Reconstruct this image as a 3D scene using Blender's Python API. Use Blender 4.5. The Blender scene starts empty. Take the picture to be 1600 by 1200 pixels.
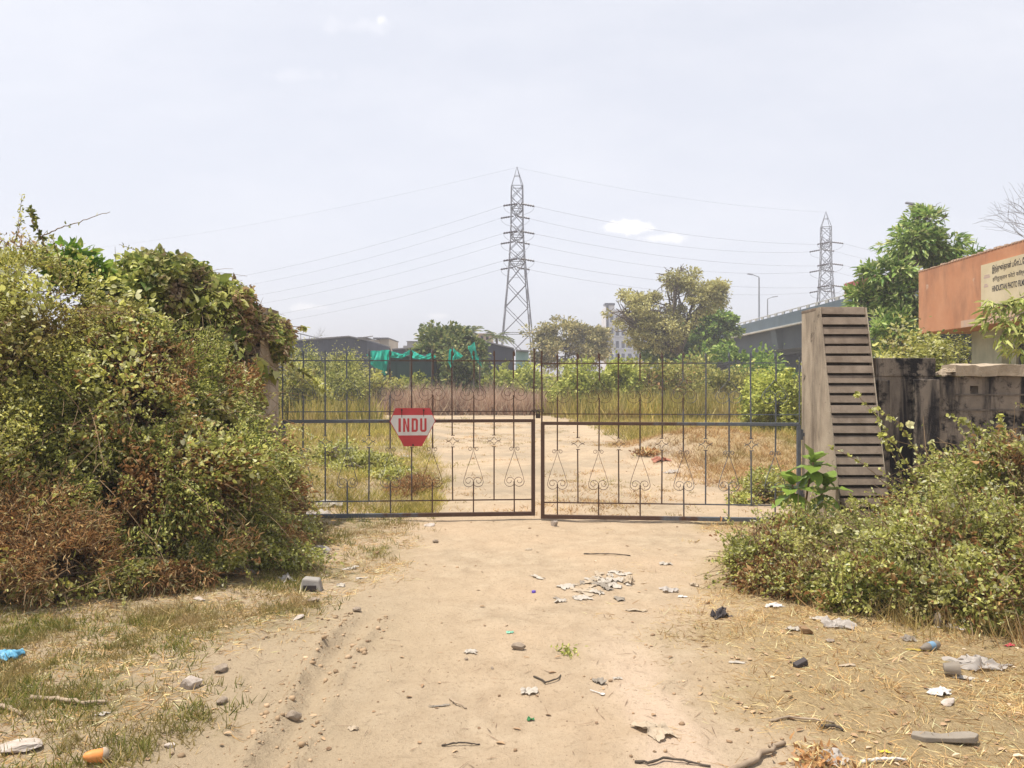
import bpy, math, random
import numpy as np
from mathutils import Vector

# ---------------------------------------------------------------- camera, world, sun, exposure
scene = bpy.context.scene
COL = scene.collection
R = math.radians
CAM_H = 1.6
F = 1200.0                                   # focal length in pixels of the 1600 px photograph

cam_d = bpy.data.cameras.new('camera')
cam_d.sensor_width = 36.0
cam_d.lens = 27.0
cam_d.clip_start = 0.05
cam_d.clip_end = 5000.0
cam = bpy.data.objects.new('camera', cam_d)
cam.location = (0, 0, CAM_H)
cam.rotation_euler = (R(90), 0, 0)
COL.objects.link(cam)
scene.camera = cam

SUN_EL, SUN_AZ = 73.0, -97.0                 # azimuth from +Y (straight ahead), negative = left
scene.view_settings.view_transform = 'Standard'
scene.view_settings.look = 'None'
scene.view_settings.gamma = 1.0
scene.view_settings.use_curve_mapping = False
scene.view_settings.exposure = 1.13
scene.render.resolution_x, scene.render.resolution_y = 1024, 768
scene.render.engine = 'CYCLES'
scene.cycles.max_bounces = 8
scene.cycles.diffuse_bounces = 3
scene.cycles.transmission_bounces = 5
scene.cycles.transparent_max_bounces = 8
scene.cycles.use_denoising = True
scene.cycles.sample_clamp_indirect = 6.0


class G:
    """tiny node-tree helper"""
    def __init__(s, tree):
        s.t = tree
        tree.nodes.clear()
    def n(s, typ, inp=None, **props):
        nd = s.t.nodes.new(typ)
        for k, v in props.items():
            setattr(nd, k, v)
        for k, v in (inp or {}).items():
            if isinstance(v, bpy.types.NodeSocket):
                s.t.links.new(v, nd.inputs[k])
            else:
                nd.inputs[k].default_value = v
        return nd
    def l(s, a, b):
        s.t.links.new(a, b)
    def math(s, op, a, b=0.0, c=None, clamp=False):
        i = {0: a, 1: b}
        if c is not None:
            i[2] = c
        return s.n('ShaderNodeMath', i, operation=op, use_clamp=clamp).outputs[0]
    def ramp(s, fac, stops, interp='LINEAR'):
        nd = s.n('ShaderNodeValToRGB', {0: fac})
        cr = nd.color_ramp
        cr.interpolation = interp
        while len(cr.elements) > 1:
            cr.elements.remove(cr.elements[-1])
        for i, (p, c) in enumerate(stops):
            e = cr.elements[0] if i == 0 else cr.elements.new(p)
            e.position = p
            c = (c, c, c) if isinstance(c, (int, float)) else c
            e.color = (*c[:3], 1)
        return nd.outputs[0]
    def mix(s, fac, a, b, mode='MIX'):
        nd = s.n('ShaderNodeMix', data_type='RGBA', blend_type=mode)
        for idx, v in ((0, fac), (6, a), (7, b)):
            if isinstance(v, bpy.types.NodeSocket):
                s.t.links.new(v, nd.inputs[idx])
            elif idx == 0:
                nd.inputs[0].default_value = v
            else:
                nd.inputs[idx].default_value = (*v[:3], 1)
        return nd.outputs[2]
    def noise(s, vec, scale, detail=4, rough=.55, dist=0.0):
        return s.n('ShaderNodeTexNoise', {'Vector': vec, 'Scale': scale, 'Detail': detail, 'Roughness': rough, 'Distortion': dist}).outputs[0]
    def maprange(s, v, a, b, c=0.0, d=1.0):
        return s.n('ShaderNodeMapRange', {0: v, 1: a, 2: b, 3: c, 4: d}).outputs[0]


world = bpy.data.worlds.new('World')
scene.world = world
world.use_nodes = True
g = G(world.node_tree)
sky = g.n('ShaderNodeTexSky', sky_type='NISHITA', sun_disc=False, sun_elevation=R(SUN_EL), sun_rotation=R(SUN_AZ),
          altitude=0.0, air_density=1.0, dust_density=1.2, ozone_density=1.5)
tc = g.n('ShaderNodeTexCoord')
sep = g.n('ShaderNodeSeparateXYZ', {0: tc.outputs['Generated']})
yy = g.math('MAXIMUM', sep.outputs[1], 0.02)
u = g.math('DIVIDE', sep.outputs[0], yy)
v = g.math('DIVIDE', sep.outputs[2], yy)
uv = g.n('ShaderNodeCombineXYZ', {0: u, 1: v, 2: 0.0}).outputs[0]
warp = g.n('ShaderNodeTexNoise', {'Vector': uv, 'Scale': 22.0, 'Detail': 6.0, 'Roughness': .62})
cloud = None
for (cu, cv, ru, rv, amt) in ((.157, .204, .036, .0085, 1.0), (.203, .190, .030, .008, .55), (-.170, .474, .010, .008, .42),
                              (-.19, .468, .05, .016, .16), (-.266, .100, .035, .007, .45), (-.092, .089, .016, .004, .3),
                              (-.27, .400, .05, .012, .12)):
    du = g.math('DIVIDE', g.math('SUBTRACT', u, cu), ru)
    dv = g.math('DIVIDE', g.math('SUBTRACT', v, cv), rv)
    d2 = g.math('ADD', g.math('MULTIPLY', du, du), g.math('MULTIPLY', dv, dv))
    e = g.math('SUBTRACT', 1.25, g.math('SQRT', d2))
    e = g.math('ADD', e, g.math('MULTIPLY', g.math('SUBTRACT', warp.outputs[0], .5), 3.6))
    e = g.math('MULTIPLY', g.n('ShaderNodeMapRange', {0: e, 1: 0.05, 2: 1.1}, interpolation_type='SMOOTHSTEP').outputs[0], amt)
    cloud = e if cloud is None else g.math('MAXIMUM', cloud, e)
cloud = g.math('MULTIPLY', cloud, g.math('GREATER_THAN', sep.outputs[1], 0.05))
hz = g.n('ShaderNodeHueSaturation', {'Saturation': .40, 'Value': 1.0, 'Color': sky.outputs[0]}).outputs[0]
hz = g.mix(.62, hz, (6.05, 6.2, 6.85))        # the white dust haze of a dry noon sky
wide = g.noise(g.n('ShaderNodeMapping', {'Vector': uv, 'Scale': (1.2, 3.2, 1)}).outputs[0], 1.6, 6, .6)
cloud = g.math('MAXIMUM', cloud, g.math('MULTIPLY', g.maprange(wide, .42, .80), .22))
cl = g.mix(cloud, hz, (8.6, 8.4, 8.3))
bg = g.n('ShaderNodeBackground', {'Color': cl, 'Strength': 0.0765})
out = g.n('ShaderNodeOutputWorld', {0: bg.outputs[0]})

sun_d = bpy.data.lights.new('sun', 'SUN')
sun_d.energy = 2.95
sun_d.angle = R(0.6)
sun_d.color = (1.0, .93, .82)
sun = bpy.data.objects.new('sun', sun_d)
_dir = Vector((math.cos(R(SUN_EL)) * math.sin(R(SUN_AZ)), math.cos(R(SUN_EL)) * math.cos(R(SUN_AZ)), math.sin(R(SUN_EL))))
sun.rotation_euler = (-_dir).to_track_quat('-Z', 'Y').to_euler()
sun.location = (-5, 5, 30)
COL.objects.link(sun)

# ---------------------------------------------------------------- helpers
rng = np.random.default_rng(7)
random.seed(7)


def W(px, py, D):
    """world point seen at pixel (px, py) of the photograph at distance D"""
    return np.array(((px - 800) / F * D, D, CAM_H - (py - 600) / F * D))


def _hash(ix, iy, iz, seed):
    h = (ix.astype(np.int64) * 374761393 + iy.astype(np.int64) * 668265263 + iz.astype(np.int64) * 2147483647 + seed * 974711) & 0xFFFFFFFF
    h = ((h ^ (h >> 13)) * 1274126177) & 0xFFFFFFFF
    h = ((h ^ (h >> 16)) * 2246822519) & 0xFFFFFFFF
    return ((h ^ (h >> 15)) & 0xFFFFFF) / float(0xFFFFFF)


def vnoise(x, y, z=0.0, seed=0):
    x, y = np.asarray(x, float), np.asarray(y, float)
    z = np.broadcast_to(np.asarray(z, float), x.shape)
    ix, iy, iz = np.floor(x), np.floor(y), np.floor(z)
    fx, fy, fz = x - ix, y - iy, z - iz
    fx, fy, fz = [t * t * (3 - 2 * t) for t in (fx, fy, fz)]
    r = 0
    for a in (0, 1):
        for b in (0, 1):
            for c in (0, 1):
                w = (fx if a else 1 - fx) * (fy if b else 1 - fy) * (fz if c else 1 - fz)
                r = r + w * _hash(ix + a, iy + b, iz + c, seed)
    return r * 2 - 1


def fbm(x, y, z=0.0, seed=0, octv=4, gain=.5):
    a, s, f = 1.0, 0, 1.0
    for i in range(octv):
        s = s + a * vnoise(np.asarray(x) * f, np.asarray(y) * f, np.asarray(z) * f, seed + i * 17)
        a *= gain
        f *= 2.03
    return s


def sstep(x, a, b):
    t = np.clip((x - a) / (b - a), 0, 1)
    return t * t * (3 - 2 * t)


def gh(x, y):
    """ground height"""
    x, y = np.asarray(x, float), np.asarray(y, float)
    near = 1 - sstep(y, 12, 40)
    z = .030 * fbm(x * .6, y * .6, 0, 3, 3) * near
    z = z + .010 * fbm(x * 2.6, y * 2.6, 0, 5, 3) * near
    nr = 1 - sstep(y, 6.5, 10)
    rough = np.clip(.45 + .5 * sstep(-x, .5, 1.3) + .3 * fbm(x * 1.1, y * 1.1, 0, 61, 2), .12, 1.3)
    z = z + .0085 * fbm(x * 12, y * 12, 0, 9, 3) * nr * rough
    # left verge stands a little above the track
    xe = -1.75 - .25 * np.clip(y - 6, -3, 3) * .3 + .18 * vnoise(y * .8, 0 * y, 0, 21)
    z = z + .07 * sstep(xe - x, -.5, .5) * (1 - sstep(y, 8, 10))
    # dried tyre rut on the left of the track
    env = sstep(y, 2.6, 3.4) * (1 - sstep(y, 4.7, 5.6))
    xr = -1.09 + .035 * vnoise(y * 2.1, 0 * y, 0, 33) + .10 * sstep(y, 4.6, 5.6)
    brk = np.clip(.5 + .5 * vnoise(x * 4, y * 7, 0, 40) + .35 * vnoise(x * 22, y * 22, 0, 41), .05, 1.5)
    z = z + env * brk * (.062 * np.exp(-((x - xr + .05) / .034) ** 2) + .046 * np.exp(-((x - xr - .17) / .034) ** 2))
    z = z - env * .028 * np.exp(-((x - xr - .06) / .05) ** 2)
    for k, off in enumerate((-.22, -.36, -.50)):
        z = z + env * .010 * (.5 + .5 * vnoise(y * 6 + 9 * k, x * 3, 0, 50 + k)) * np.exp(-((x - xr - off) / .03) ** 2)
    # spoil mound right behind the gate, low bank left of it
    z = z + .50 * np.exp(-((x - 4.6) / 2.4) ** 2 - ((y - 17.0) / 1.9) ** 2) * (1 + .3 * fbm(x * 1.3, y * 1.3, 0, 71, 3))
    z = z + .12 * sstep(-x, 1.4, 3.0) * sstep(y, 9.5, 11) * (1 - sstep(y, 26, 32))
    return z


def ghs(x, y):
    return float(gh(np.array([x]), np.array([y]))[0])


def on_ground(px, py):
    """point of the ground seen at a pixel (a couple of iterations for the relief)"""
    z = 0.0
    for _ in range(4):
        D = (CAM_H - z) * F / (py - 600)
        x = (px - 800) / F * D
        z = ghs(x, D)
    return np.array((x, D, z))


def tag(o, label=None, cat=None, group=None, kind=None):
    if label: o['label'] = label
    if cat: o['category'] = cat
    if group: o['group'] = group
    if kind: o['kind'] = kind
    return o


def empty(name, loc=(0, 0, 0), rz=0.0):
    o = bpy.data.objects.new(name, None)
    o.location = [float(t) for t in loc]
    o.rotation_euler = (0, 0, rz)
    o.empty_display_size = .1
    COL.objects.link(o)
    return o


def np_mesh(name, verts, faces, mats, parent=None, smooth=False, midx=None, loc=None):
    """verts (n,3); faces: list of int arrays, each (m,k)"""
    me = bpy.data.meshes.new(name)
    verts = np.ascontiguousarray(verts, dtype=np.float32)
    if not isinstance(faces, (list, tuple)):
        faces = [faces]
    tot = np.concatenate([np.full(len(f), f.shape[1], np.int32) for f in faces])
    li = np.concatenate([f.ravel() for f in faces]).astype(np.int32)
    st = np.concatenate([[0], np.cumsum(tot)[:-1]]).astype(np.int32)
    me.vertices.add(len(verts))
    me.vertices.foreach_set('co', verts.ravel())
    me.loops.add(len(li))
    me.loops.foreach_set('vertex_index', li)
    me.polygons.add(len(tot))
    me.polygons.foreach_set('loop_start', st)
    if smooth:
        me.polygons.foreach_set('use_smooth', np.ones(len(tot), bool))
    for m in (mats if isinstance(mats, (list, tuple)) else [mats]):
        me.materials.append(m)
    if midx is not None:
        me.polygons.foreach_set('material_index', np.asarray(midx, np.int32))
    me.update(calc_edges=True)
    o = bpy.data.objects.new(name, me)
    COL.objects.link(o)
    if parent is not None:
        o.parent = parent
    if loc is not None:
        o.location = [float(t) for t in loc]
    return o


class MB:
    """collects boxes, bars, tubes and ribbons of ONE part into one mesh"""
    def __init__(s):
        s.v, s.f = [], []
    def add(s, vs, fs):
        b = len(s.v)
        s.v += [tuple(float(c) for c in p) for p in vs]
        s.f += [tuple(b + i for i in f) for f in fs]
    def box(s, x0, x1, y0, y1, z0, z1):
        s.add([(x0, y0, z0), (x1, y0, z0), (x1, y1, z0), (x0, y1, z0), (x0, y0, z1), (x1, y0, z1), (x1, y1, z1), (x0, y1, z1)],
              [(0, 3, 2, 1), (4, 5, 6, 7), (0, 1, 5, 4), (1, 2, 6, 5), (2, 3, 7, 6), (3, 0, 4, 7)])
    def hexa(s, p):                                  # 8 corners, bottom 4 then top 4 (counter-clockwise)
        s.add(p, [(0, 3, 2, 1), (4, 5, 6, 7), (0, 1, 5, 4), (1, 2, 6, 5), (2, 3, 7, 6), (3, 0, 4, 7)])
    def prism(s, poly, y0, y1):                      # polygon in xz (ccw seen from -y) extruded along y
        n = len(poly)
        s.add([(x, y0, z) for x, z in poly] + [(x, y1, z) for x, z in poly],
              [tuple(range(n)), tuple(range(2 * n - 1, n - 1, -1))] + [(i, n + i, n + (i + 1) % n, (i + 1) % n) for i in range(n)])
    def tube(s, pts, rad, n=6, cap=True):
        pts = [np.asarray(p, float) for p in pts]
        m = len(pts)
        rad = [rad] * m if np.isscalar(rad) else list(rad)
        b = len(s.v)
        up = np.array((0.31, 0.17, .93))
        for i, p in enumerate(pts):
            t = pts[min(i + 1, m - 1)] - pts[max(i - 1, 0)]
            t = t / (np.linalg.norm(t) + 1e-9)
            a = np.cross(t, up)
            if np.linalg.norm(a) < 1e-3:
                a = np.cross(t, (1, 0, 0))
            a /= np.linalg.norm(a)
            c = np.cross(t, a)
            for k in range(n):
                w = 2 * math.pi * k / n
                s.v.append(tuple(p + rad[i] * (a * math.cos(w) + c * math.sin(w))))
        for i in range(m - 1):
            for k in range(n):
                k2 = (k + 1) % n
                s.f.append((b + i * n + k, b + i * n + k2, b + (i + 1) * n + k2, b + (i + 1) * n + k))
        if cap:
            s.f.append(tuple(b + k for k in range(n))[::-1])
            s.f.append(tuple(b + (m - 1) * n + k for k in range(n)))
    def ribbon(s, pts, th, dep):                     # flat bar bent in the xz plane
        pts = [np.asarray(p, float) for p in pts]
        m = len(pts)
        b = len(s.v)
        for i, p in enumerate(pts):
            t = pts[min(i + 1, m - 1)] - pts[max(i - 1, 0)]
            t = t / (np.linalg.norm(t) + 1e-9)
            nx, nz = -t[1], t[0]
            for sx, y in ((1, -dep / 2), (1, dep / 2), (-1, dep / 2), (-1, -dep / 2)):
                s.v.append((p[0] + sx * nx * th / 2, y, p[1] + sx * nz * th / 2))
        for i in range(m - 1):
            for k in range(4):
                k2 = (k + 1) % 4
                s.f.append((b + i * 4 + k, b + i * 4 + k2, b + (i + 1) * 4 + k2, b + (i + 1) * 4 + k))
        s.f.append((b, b + 1, b + 2, b + 3))
        e = b + (m - 1) * 4
        s.f.append((e + 3, e + 2, e + 1, e))
    def lathe(s, prof, c=(0, 0, 0), n=16):
        b = len(s.v)
        for r, z in prof:
            for k in range(n):
                w = 2 * math.pi * k / n
                s.v.append((c[0] + r * math.cos(w), c[1] + r * math.sin(w), c[2] + z))
        for i in range(len(prof) - 1):
            for k in range(n):
                k2 = (k + 1) % n
                s.f.append((b + i * n + k, b + i * n + k2, b + (i + 1) * n + k2, b + (i + 1) * n + k))
    def build(s, name, m, parent=None, smooth=False, loc=None, bevel=0.0):
        me = bpy.data.meshes.new(name)
        me.from_pydata(s.v, [], s.f)
        for mm in (m if isinstance(m, (list, tuple)) else [m]):
            me.materials.append(mm)
        if smooth:
            me.polygons.foreach_set('use_smooth', np.ones(len(me.polygons), bool))
        me.update()
        o = bpy.data.objects.new(name, me)
        COL.objects.link(o)
        if parent is not None:
            o.parent = parent
        if loc is not None:
            o.location = [float(t) for t in loc]
        if bevel:
            bv = o.modifiers.new('bevel', 'BEVEL')
            bv.width = bevel
            bv.segments = 2
            bv.limit_method = 'ANGLE'
        return o


# ---------------------------------------------------------------- materials
def new_mat(name):
    m = bpy.data.materials.new(name)
    m.use_nodes = True
    return m, G(m.node_tree)


def finish(g, col, rough=.8, bump=None, bdist=.01, bstr=.5, spec=.3, metal=0.0, trans=None, alpha=None):
    p = g.n('ShaderNodeBsdfPrincipled', {'Roughness': rough, 'Specular IOR Level': spec, 'Metallic': metal})
    if isinstance(col, bpy.types.NodeSocket):
        g.l(col, p.inputs['Base Color'])
    else:
        p.inputs['Base Color'].default_value = (*col, 1)
    if bump is not None:
        b = g.n('ShaderNodeBump', {'Height': bump, 'Distance': bdist, 'Strength': bstr})
        g.l(b.outputs[0], p.inputs['Normal'])
    sh = p.outputs[0]
    if trans:
        t = g.n('ShaderNodeBsdfTranslucent')
        if isinstance(col, bpy.types.NodeSocket):
            g.l(col, t.inputs[0])
        else:
            t.inputs[0].default_value = (*col, 1)
        sh = g.n('ShaderNodeMixShader', {0: trans, 1: sh, 2: t.outputs[0]}).outputs[0]
    if alpha is not None:
        t = g.n('ShaderNodeBsdfTransparent')
        sh = g.n('ShaderNodeMixShader', {0: alpha, 1: t.outputs[0], 2: sh}).outputs[0]
    g.n('ShaderNodeOutputMaterial', {0: sh})


def surf(name, c1, c2, scale=6.0, rough=.85, bscale=60.0, bdist=.004, spots=None, streak=None, spec=.25, metal=0.0, trans=None, obj=True, contrast=(.35, .65)):
    """two-tone weathered surface; spots=(colour, scale, threshold); streak=(colour, xscale, zscale, lo, hi) vertical stains"""
    m, g = new_mat(name)
    tc = g.n('ShaderNodeTexCoord').outputs['Object'] if obj else g.n('ShaderNodeNewGeometry').outputs['Position']
    f = g.maprange(g.noise(tc, scale, 6, .6), contrast[0], contrast[1])
    col = g.mix(f, c1, c2)
    if streak:
        c, xs, zs, lo, hi = streak
        mp = g.n('ShaderNodeMapping', {'Vector': tc, 'Scale': (xs, xs, zs)}).outputs[0]
        col = g.mix(g.maprange(g.noise(mp, 1.0, 6, .65, .3), lo, hi), col, c)
    if spots:
        c, sc, th = spots
        col = g.mix(g.maprange(g.noise(tc, sc, 8, .7), th, th + .08), col, c)
    bump = g.noise(tc, bscale, 6, .65)
    finish(g, col, rough, bump, bdist, .7, spec, metal, trans)
    return m


def tone(c, gain):
    r, g_, b = c
    m = (r + g_ + b) / 3
    r, g_, b = [m + (t - m) * 1.06 for t in (r * 1.15, g_ * 1.06, b)]
    return tuple(min(.62, t * gain) for t in (r, g_, b))


def leaf_mat(name, stops, trans=.35, cs=1.2, rough=.5, dry=None, amp=.30, gain=2.25):
    """leaf colours vary leaf by leaf and clump by clump; dry=(colour, scale, lo, hi)"""
    m, g = new_mat(name)
    geo = g.n('ShaderNodeNewGeometry')
    col = g.ramp(geo.outputs['Random Per Island'], [(p, tone(c, gain)) for p, c in stops])
    pos = geo.outputs['Position']
    k = g.maprange(g.noise(pos, cs, 3, .5), .3, .7, 1 - amp, 1 + amp)
    col = g.n('ShaderNodeHueSaturation', {'Value': k, 'Color': col}).outputs[0]
    if dry:
        c, sc, lo, hi = dry
        col = g.mix(g.maprange(g.noise(pos, sc, 4, .6), lo, hi), col, c)
    finish(g, col, rough, spec=.25, trans=trans)
    return m


def plain(name, c, rough=.7, spec=.3, metal=0.0, trans=None, alpha=None):
    m, g = new_mat(name)
    finish(g, c, rough, spec=spec, metal=metal, trans=trans, alpha=alpha)
    return m

# ---------------------------------------------------------------- the ground
def grow_axis(fine0, fine1, step, far, ratio):
    a = list(np.arange(fine0, fine1 + step / 2, step))
    s, x = step, a[-1]
    while x < far:
        s *= ratio
        x += s
        a.append(x)
    return a


xs_r = grow_axis(0, 4.6, .021, 900, 1.13)
xs = np.array([-t for t in xs_r[:0:-1]] + xs_r)
ys, y = [-30, -12, -5, -1.5, .5, 1.6, 2.2, 2.6], 2.9
while y < 1600:
    ys.append(y)
    y += max(.016, min(.0052 * y if y < 12 else .0052 * y * (1 + (y - 12) * .05), 60))
ys = np.array(ys, float)
GX, GY = np.meshgrid(xs, ys)
GZ = gh(GX, GY)
nx, ny = len(xs), len(ys)
idx = np.arange(nx * ny).reshape(ny, nx)
quads = np.stack([idx[:-1, :-1], idx[:-1, 1:], idx[1:, 1:], idx[1:, :-1]], -1).reshape(-1, 4)


def verge_x(y):
    return np.interp(y, [3.0, 3.6, 4.5, 5.3, 6.4, 9.0], [-1.6, -1.62, -1.68, -1.33, -1.05, -1.1])


def ground_masks(x, y):
    """what covers the soil: dry straw, green, pale worn track, dark damp soil (all real differences of the ground itself)"""
    n1 = fbm(x * .9, y * .9, 0, 101, 4)
    n2 = fbm(x * 2.7, y * 2.7, 0, 111, 3)
    inn = sstep(y, 9.0, 10.5)
    e_l = np.where(y < 9.2, verge_x(y), -.9 - .13 * (y - 10))
    e_r = np.where(y < 9.2, 1.05 + .30 * np.clip(y - 4.5, 0, 4), 3.4)
    track = sstep(x - e_l + .35 * n1, -.45, .35) * (1 - sstep(x - e_r + .35 * n1, -.35, .55))
    road = np.exp(-((y - 37 - .05 * x) / 5.0) ** 2) * sstep(x, -9, -5) * (1 - sstep(x, 7, 12))
    track = np.maximum(track * (1 - sstep(y, 30, 36)), road)
    off = 1 - track
    green = off * sstep(-x + .5 * n1, .3, 1.4) * sstep(n2 + .35 * n1, -.6, .25)
    green = np.maximum(green, off * inn * sstep(n1, -.7, .2) * .9 * sstep(-x, 0, 1.5))
    straw = off * (1 - .75 * green) * np.maximum(sstep(x + .4 * n1, .2, 1.0), .25 * inn)
    return np.clip(track, 0, 1), np.clip(straw, 0, 1), np.clip(green, 0, 1)


mt, ms, mg = ground_masks(GX, GY)


def ground_material():
    m, g = new_mat('sandy soil')
    pos = g.n('ShaderNodeNewGeometry').outputs['Position']
    at = lambda n: g.n('ShaderNodeAttribute', attribute_name=n).outputs['Fac']
    T, S, Gn = at('track'), at('straw'), at('green')
    big = g.noise(pos, .8, 5, .6)
    mid = g.noise(pos, 4.5, 6, .65, .4)
    fine = g.noise(pos, 38, 8, .72)
    soil = g.mix(g.maprange(mid, .3, .7), (.345, .262, .176), (.485, .385, .270))
    soil = g.mix(g.math('MULTIPLY', g.maprange(big, .38, .62), .55), soil, (.49, .36, .24))
    far = g.maprange(g.n('ShaderNodeSeparateXYZ', {0: pos}).outputs[1], 9.2, 11.0)
    soil = g.mix(g.math('MULTIPLY', far, g.maprange(g.noise(pos, .55, 6, .65), .42, .62, 0, .75)), soil, (.285, .235, .170))
    # greyer, silty mud toward the near left
    sx = g.n('ShaderNodeSeparateXYZ', {0: pos})
    west = g.math('MULTIPLY', g.maprange(g.math('ADD', g.math('MULTIPLY', sx.outputs[0], -1), g.math('MULTIPLY', g.math('SUBTRACT', big, .5), 2.0)), .1, 1.0),
                  g.maprange(sx.outputs[1], 8.5, 5.0))
    soil = g.mix(g.math('MULTIPLY', west, .75), soil, (.36, .285, .19))
    # pale dusty strip along the right of the track
    px_ = g.math('SUBTRACT', sx.outputs[0], g.math('ADD', .70, g.math('MULTIPLY', g.math('SUBTRACT', g.noise(pos, 1.6, 4, .6), .5), .8)))
    strip = g.math('MULTIPLY', g.n('ShaderNodeMapRange', {0: g.math('ABSOLUTE', px_), 1: .30, 2: .06}, interpolation_type='SMOOTHSTEP').outputs[0], g.maprange(sx.outputs[1], 5.2, 4.0))
    soil = g.mix(g.math('MULTIPLY', strip, .8), soil, (.56, .43, .32))
    soil = g.mix(g.maprange(fine, .54, .72, 0, .70), soil, (.21, .15, .09))
    soil = g.mix(g.maprange(fine, .42, .26, 0, .45), soil, (.46, .37, .26))
    vor = g.n('ShaderNodeTexVoronoi', {'Vector': pos, 'Scale': 34.0, 'Randomness': 1.0})
    peb = g.math('MULTIPLY', g.math('LESS_THAN', vor.outputs['Distance'], .17), g.math('GREATER_THAN', g.n('ShaderNodeSeparateColor', {0: vor.outputs['Color']}).outputs[0], .87))
    soil = g.mix(g.math('MULTIPLY', peb, .7), soil, (.19, .135, .09))
    # dry straw cover: stringy two-direction noise
    strw = None
    for k, (ang, sc) in enumerate(((.6, 26), (-.5, 30), (1.5, 22))):
        mp = g.n('ShaderNodeMapping', {'Vector': pos, 'Rotation': (0, 0, ang), 'Scale': (sc * 2.2, sc * .55, 20)}).outputs[0]
        nn = g.noise(mp, 1.0, 5, .75, 1.6)
        strw = nn if strw is None else g.math('MAXIMUM', strw, nn)
    straw = g.ramp(strw, [(.42, (.29, .205, .105)), (.56, (.41, .305, .165)), (.70, (.50, .39, .225)), (.82, (.57, .47, .29))])
    sf = g.math('MULTIPLY', S, g.maprange(g.math('ADD', g.noise(pos, 3.0, 6, .7), g.math('MULTIPLY', S, .25)), .44, .62, .25, .95))
    col = g.mix(sf, soil, straw)
    grn = g.mix(g.maprange(fine, .35, .65), (.115, .105, .04), (.23, .19, .085))
    gf = g.math('MULTIPLY', Gn, g.maprange(g.noise(pos, 7, 6, .7), .40, .62, .1, .85))
    col = g.mix(gf, col, grn)
    h = g.math('ADD', g.math('ADD', g.math('MULTIPLY', mid, 1.4), fine), g.math('MULTIPLY', g.noise(pos, 140, 4, .7), .35))
    h = g.math('ADD', h, g.math('MULTIPLY', g.math('MULTIPLY', strw, sf), 1.5))
    finish(g, col, .95, h, .022, .9, .12)
    return m


M_ground = ground_material()
ground = np_mesh('ground', np.stack([GX, GY, GZ], -1).reshape(-1, 3), quads, M_ground, smooth=True)
for nm, arr in (('track', mt), ('straw', ms), ('green', mg)):
    a = ground.data.attributes.new(nm, 'FLOAT', 'POINT')
    a.data.foreach_set('value', arr.ravel().astype(np.float32))
tag(ground, 'sandy dirt track and dry open ground running up to the gate', None, None, 'structure')

# ---------------------------------------------------------------- materials of the built things
M_conc_dark = surf('weathered dark concrete', (.105, .088, .072), (.205, .172, .140), 5, .9, 70, .006,
                   spots=((.03, .027, .026), 9, .60), streak=((.05, .043, .038), 9, .7, .48, .72))
M_conc_side = surf('stained pillar render', (.30, .245, .185), (.43, .36, .275), 4, .9, 60, .006,
                   spots=((.085, .066, .050), 4.5, .61), streak=((.15, .12, .09), 5, 1.1, .46, .70), contrast=(.3, .7))
M_slab = surf('brown louvre concrete', (.155, .118, .088), (.235, .185, .142), 7, .9, 80, .004,
              spots=((.11, .085, .065), 14, .68), streak=((.13, .10, .078), 7, 1.0, .52, .78))
M_groove_shade = surf('shaft concrete in groove shade', (.05, .040, .032), (.09, .072, .058), 8)  # shade between the slabs put into a darker shaft colour
M_wall = surf('sooty compound wall', (.15, .123, .098), (.27, .222, .175), 2.6, .93, 55, .008,
              spots=((.014, .013, .014), 3.1, .50), streak=((.022, .02, .021), 5, .5, .47, .60))
M_coping = surf('broken coping concrete', (.30, .24, .17), (.44, .36, .27), 9, .95, 40, .015, spots=((.15, .12, .09), 12, .6))


def rust_paint(name, length):
    """blue-grey paint near the hinge (local x = 0) worn to brown rust toward the free end"""
    m, g = new_mat(name)
    tc = g.n('ShaderNodeTexCoord').outputs['Object']
    sx = g.n('ShaderNodeSeparateXYZ', {0: tc}).outputs[0]
    w = g.math('ADD', g.math('DIVIDE', sx, length), g.math('MULTIPLY', g.math('SUBTRACT', g.noise(tc, 7, 6, .7), .5), 1.3))
    paint = g.mix(g.noise(tc, 20, 4), (.085, .094, .108), (.15, .165, .185))
    rust = g.mix(g.noise(tc, 30, 6, .7), (.060, .034, .026), (.125, .072, .048))
    col = g.mix(g.maprange(w, .32, .56), paint, rust)
    finish(g, col, .75, g.noise(tc, 120, 4, .7), .002, .6, .3)
    return m


def thing(name, label, cat, loc=(0, 0, 0), rz=0.0, group=None):
    return tag(empty(name, loc, rz), label, cat, group)


# ---------------------------------------------------------------- the gate
def spiral(cx, cz, r0, r1, a0, turns, hold=0.0, n=40):
    """clockwise spiral: constant radius for `hold` radians, then shrinking to r1"""
    pts = []
    tot = turns * 2 * math.pi
    for i in range(n + 1):
        t = tot * i / n
        k = max(0, (t - hold) / (tot - hold))
        r = r0 + (r1 - r0) * k ** .8
        ex = (r0 - r) * .85                          # the eye of the scroll stays near where it starts
        pts.append((cx + r * math.cos(a0 - t), cz + ex * .25 + r * math.sin(a0 - t)))
    return pts


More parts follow.
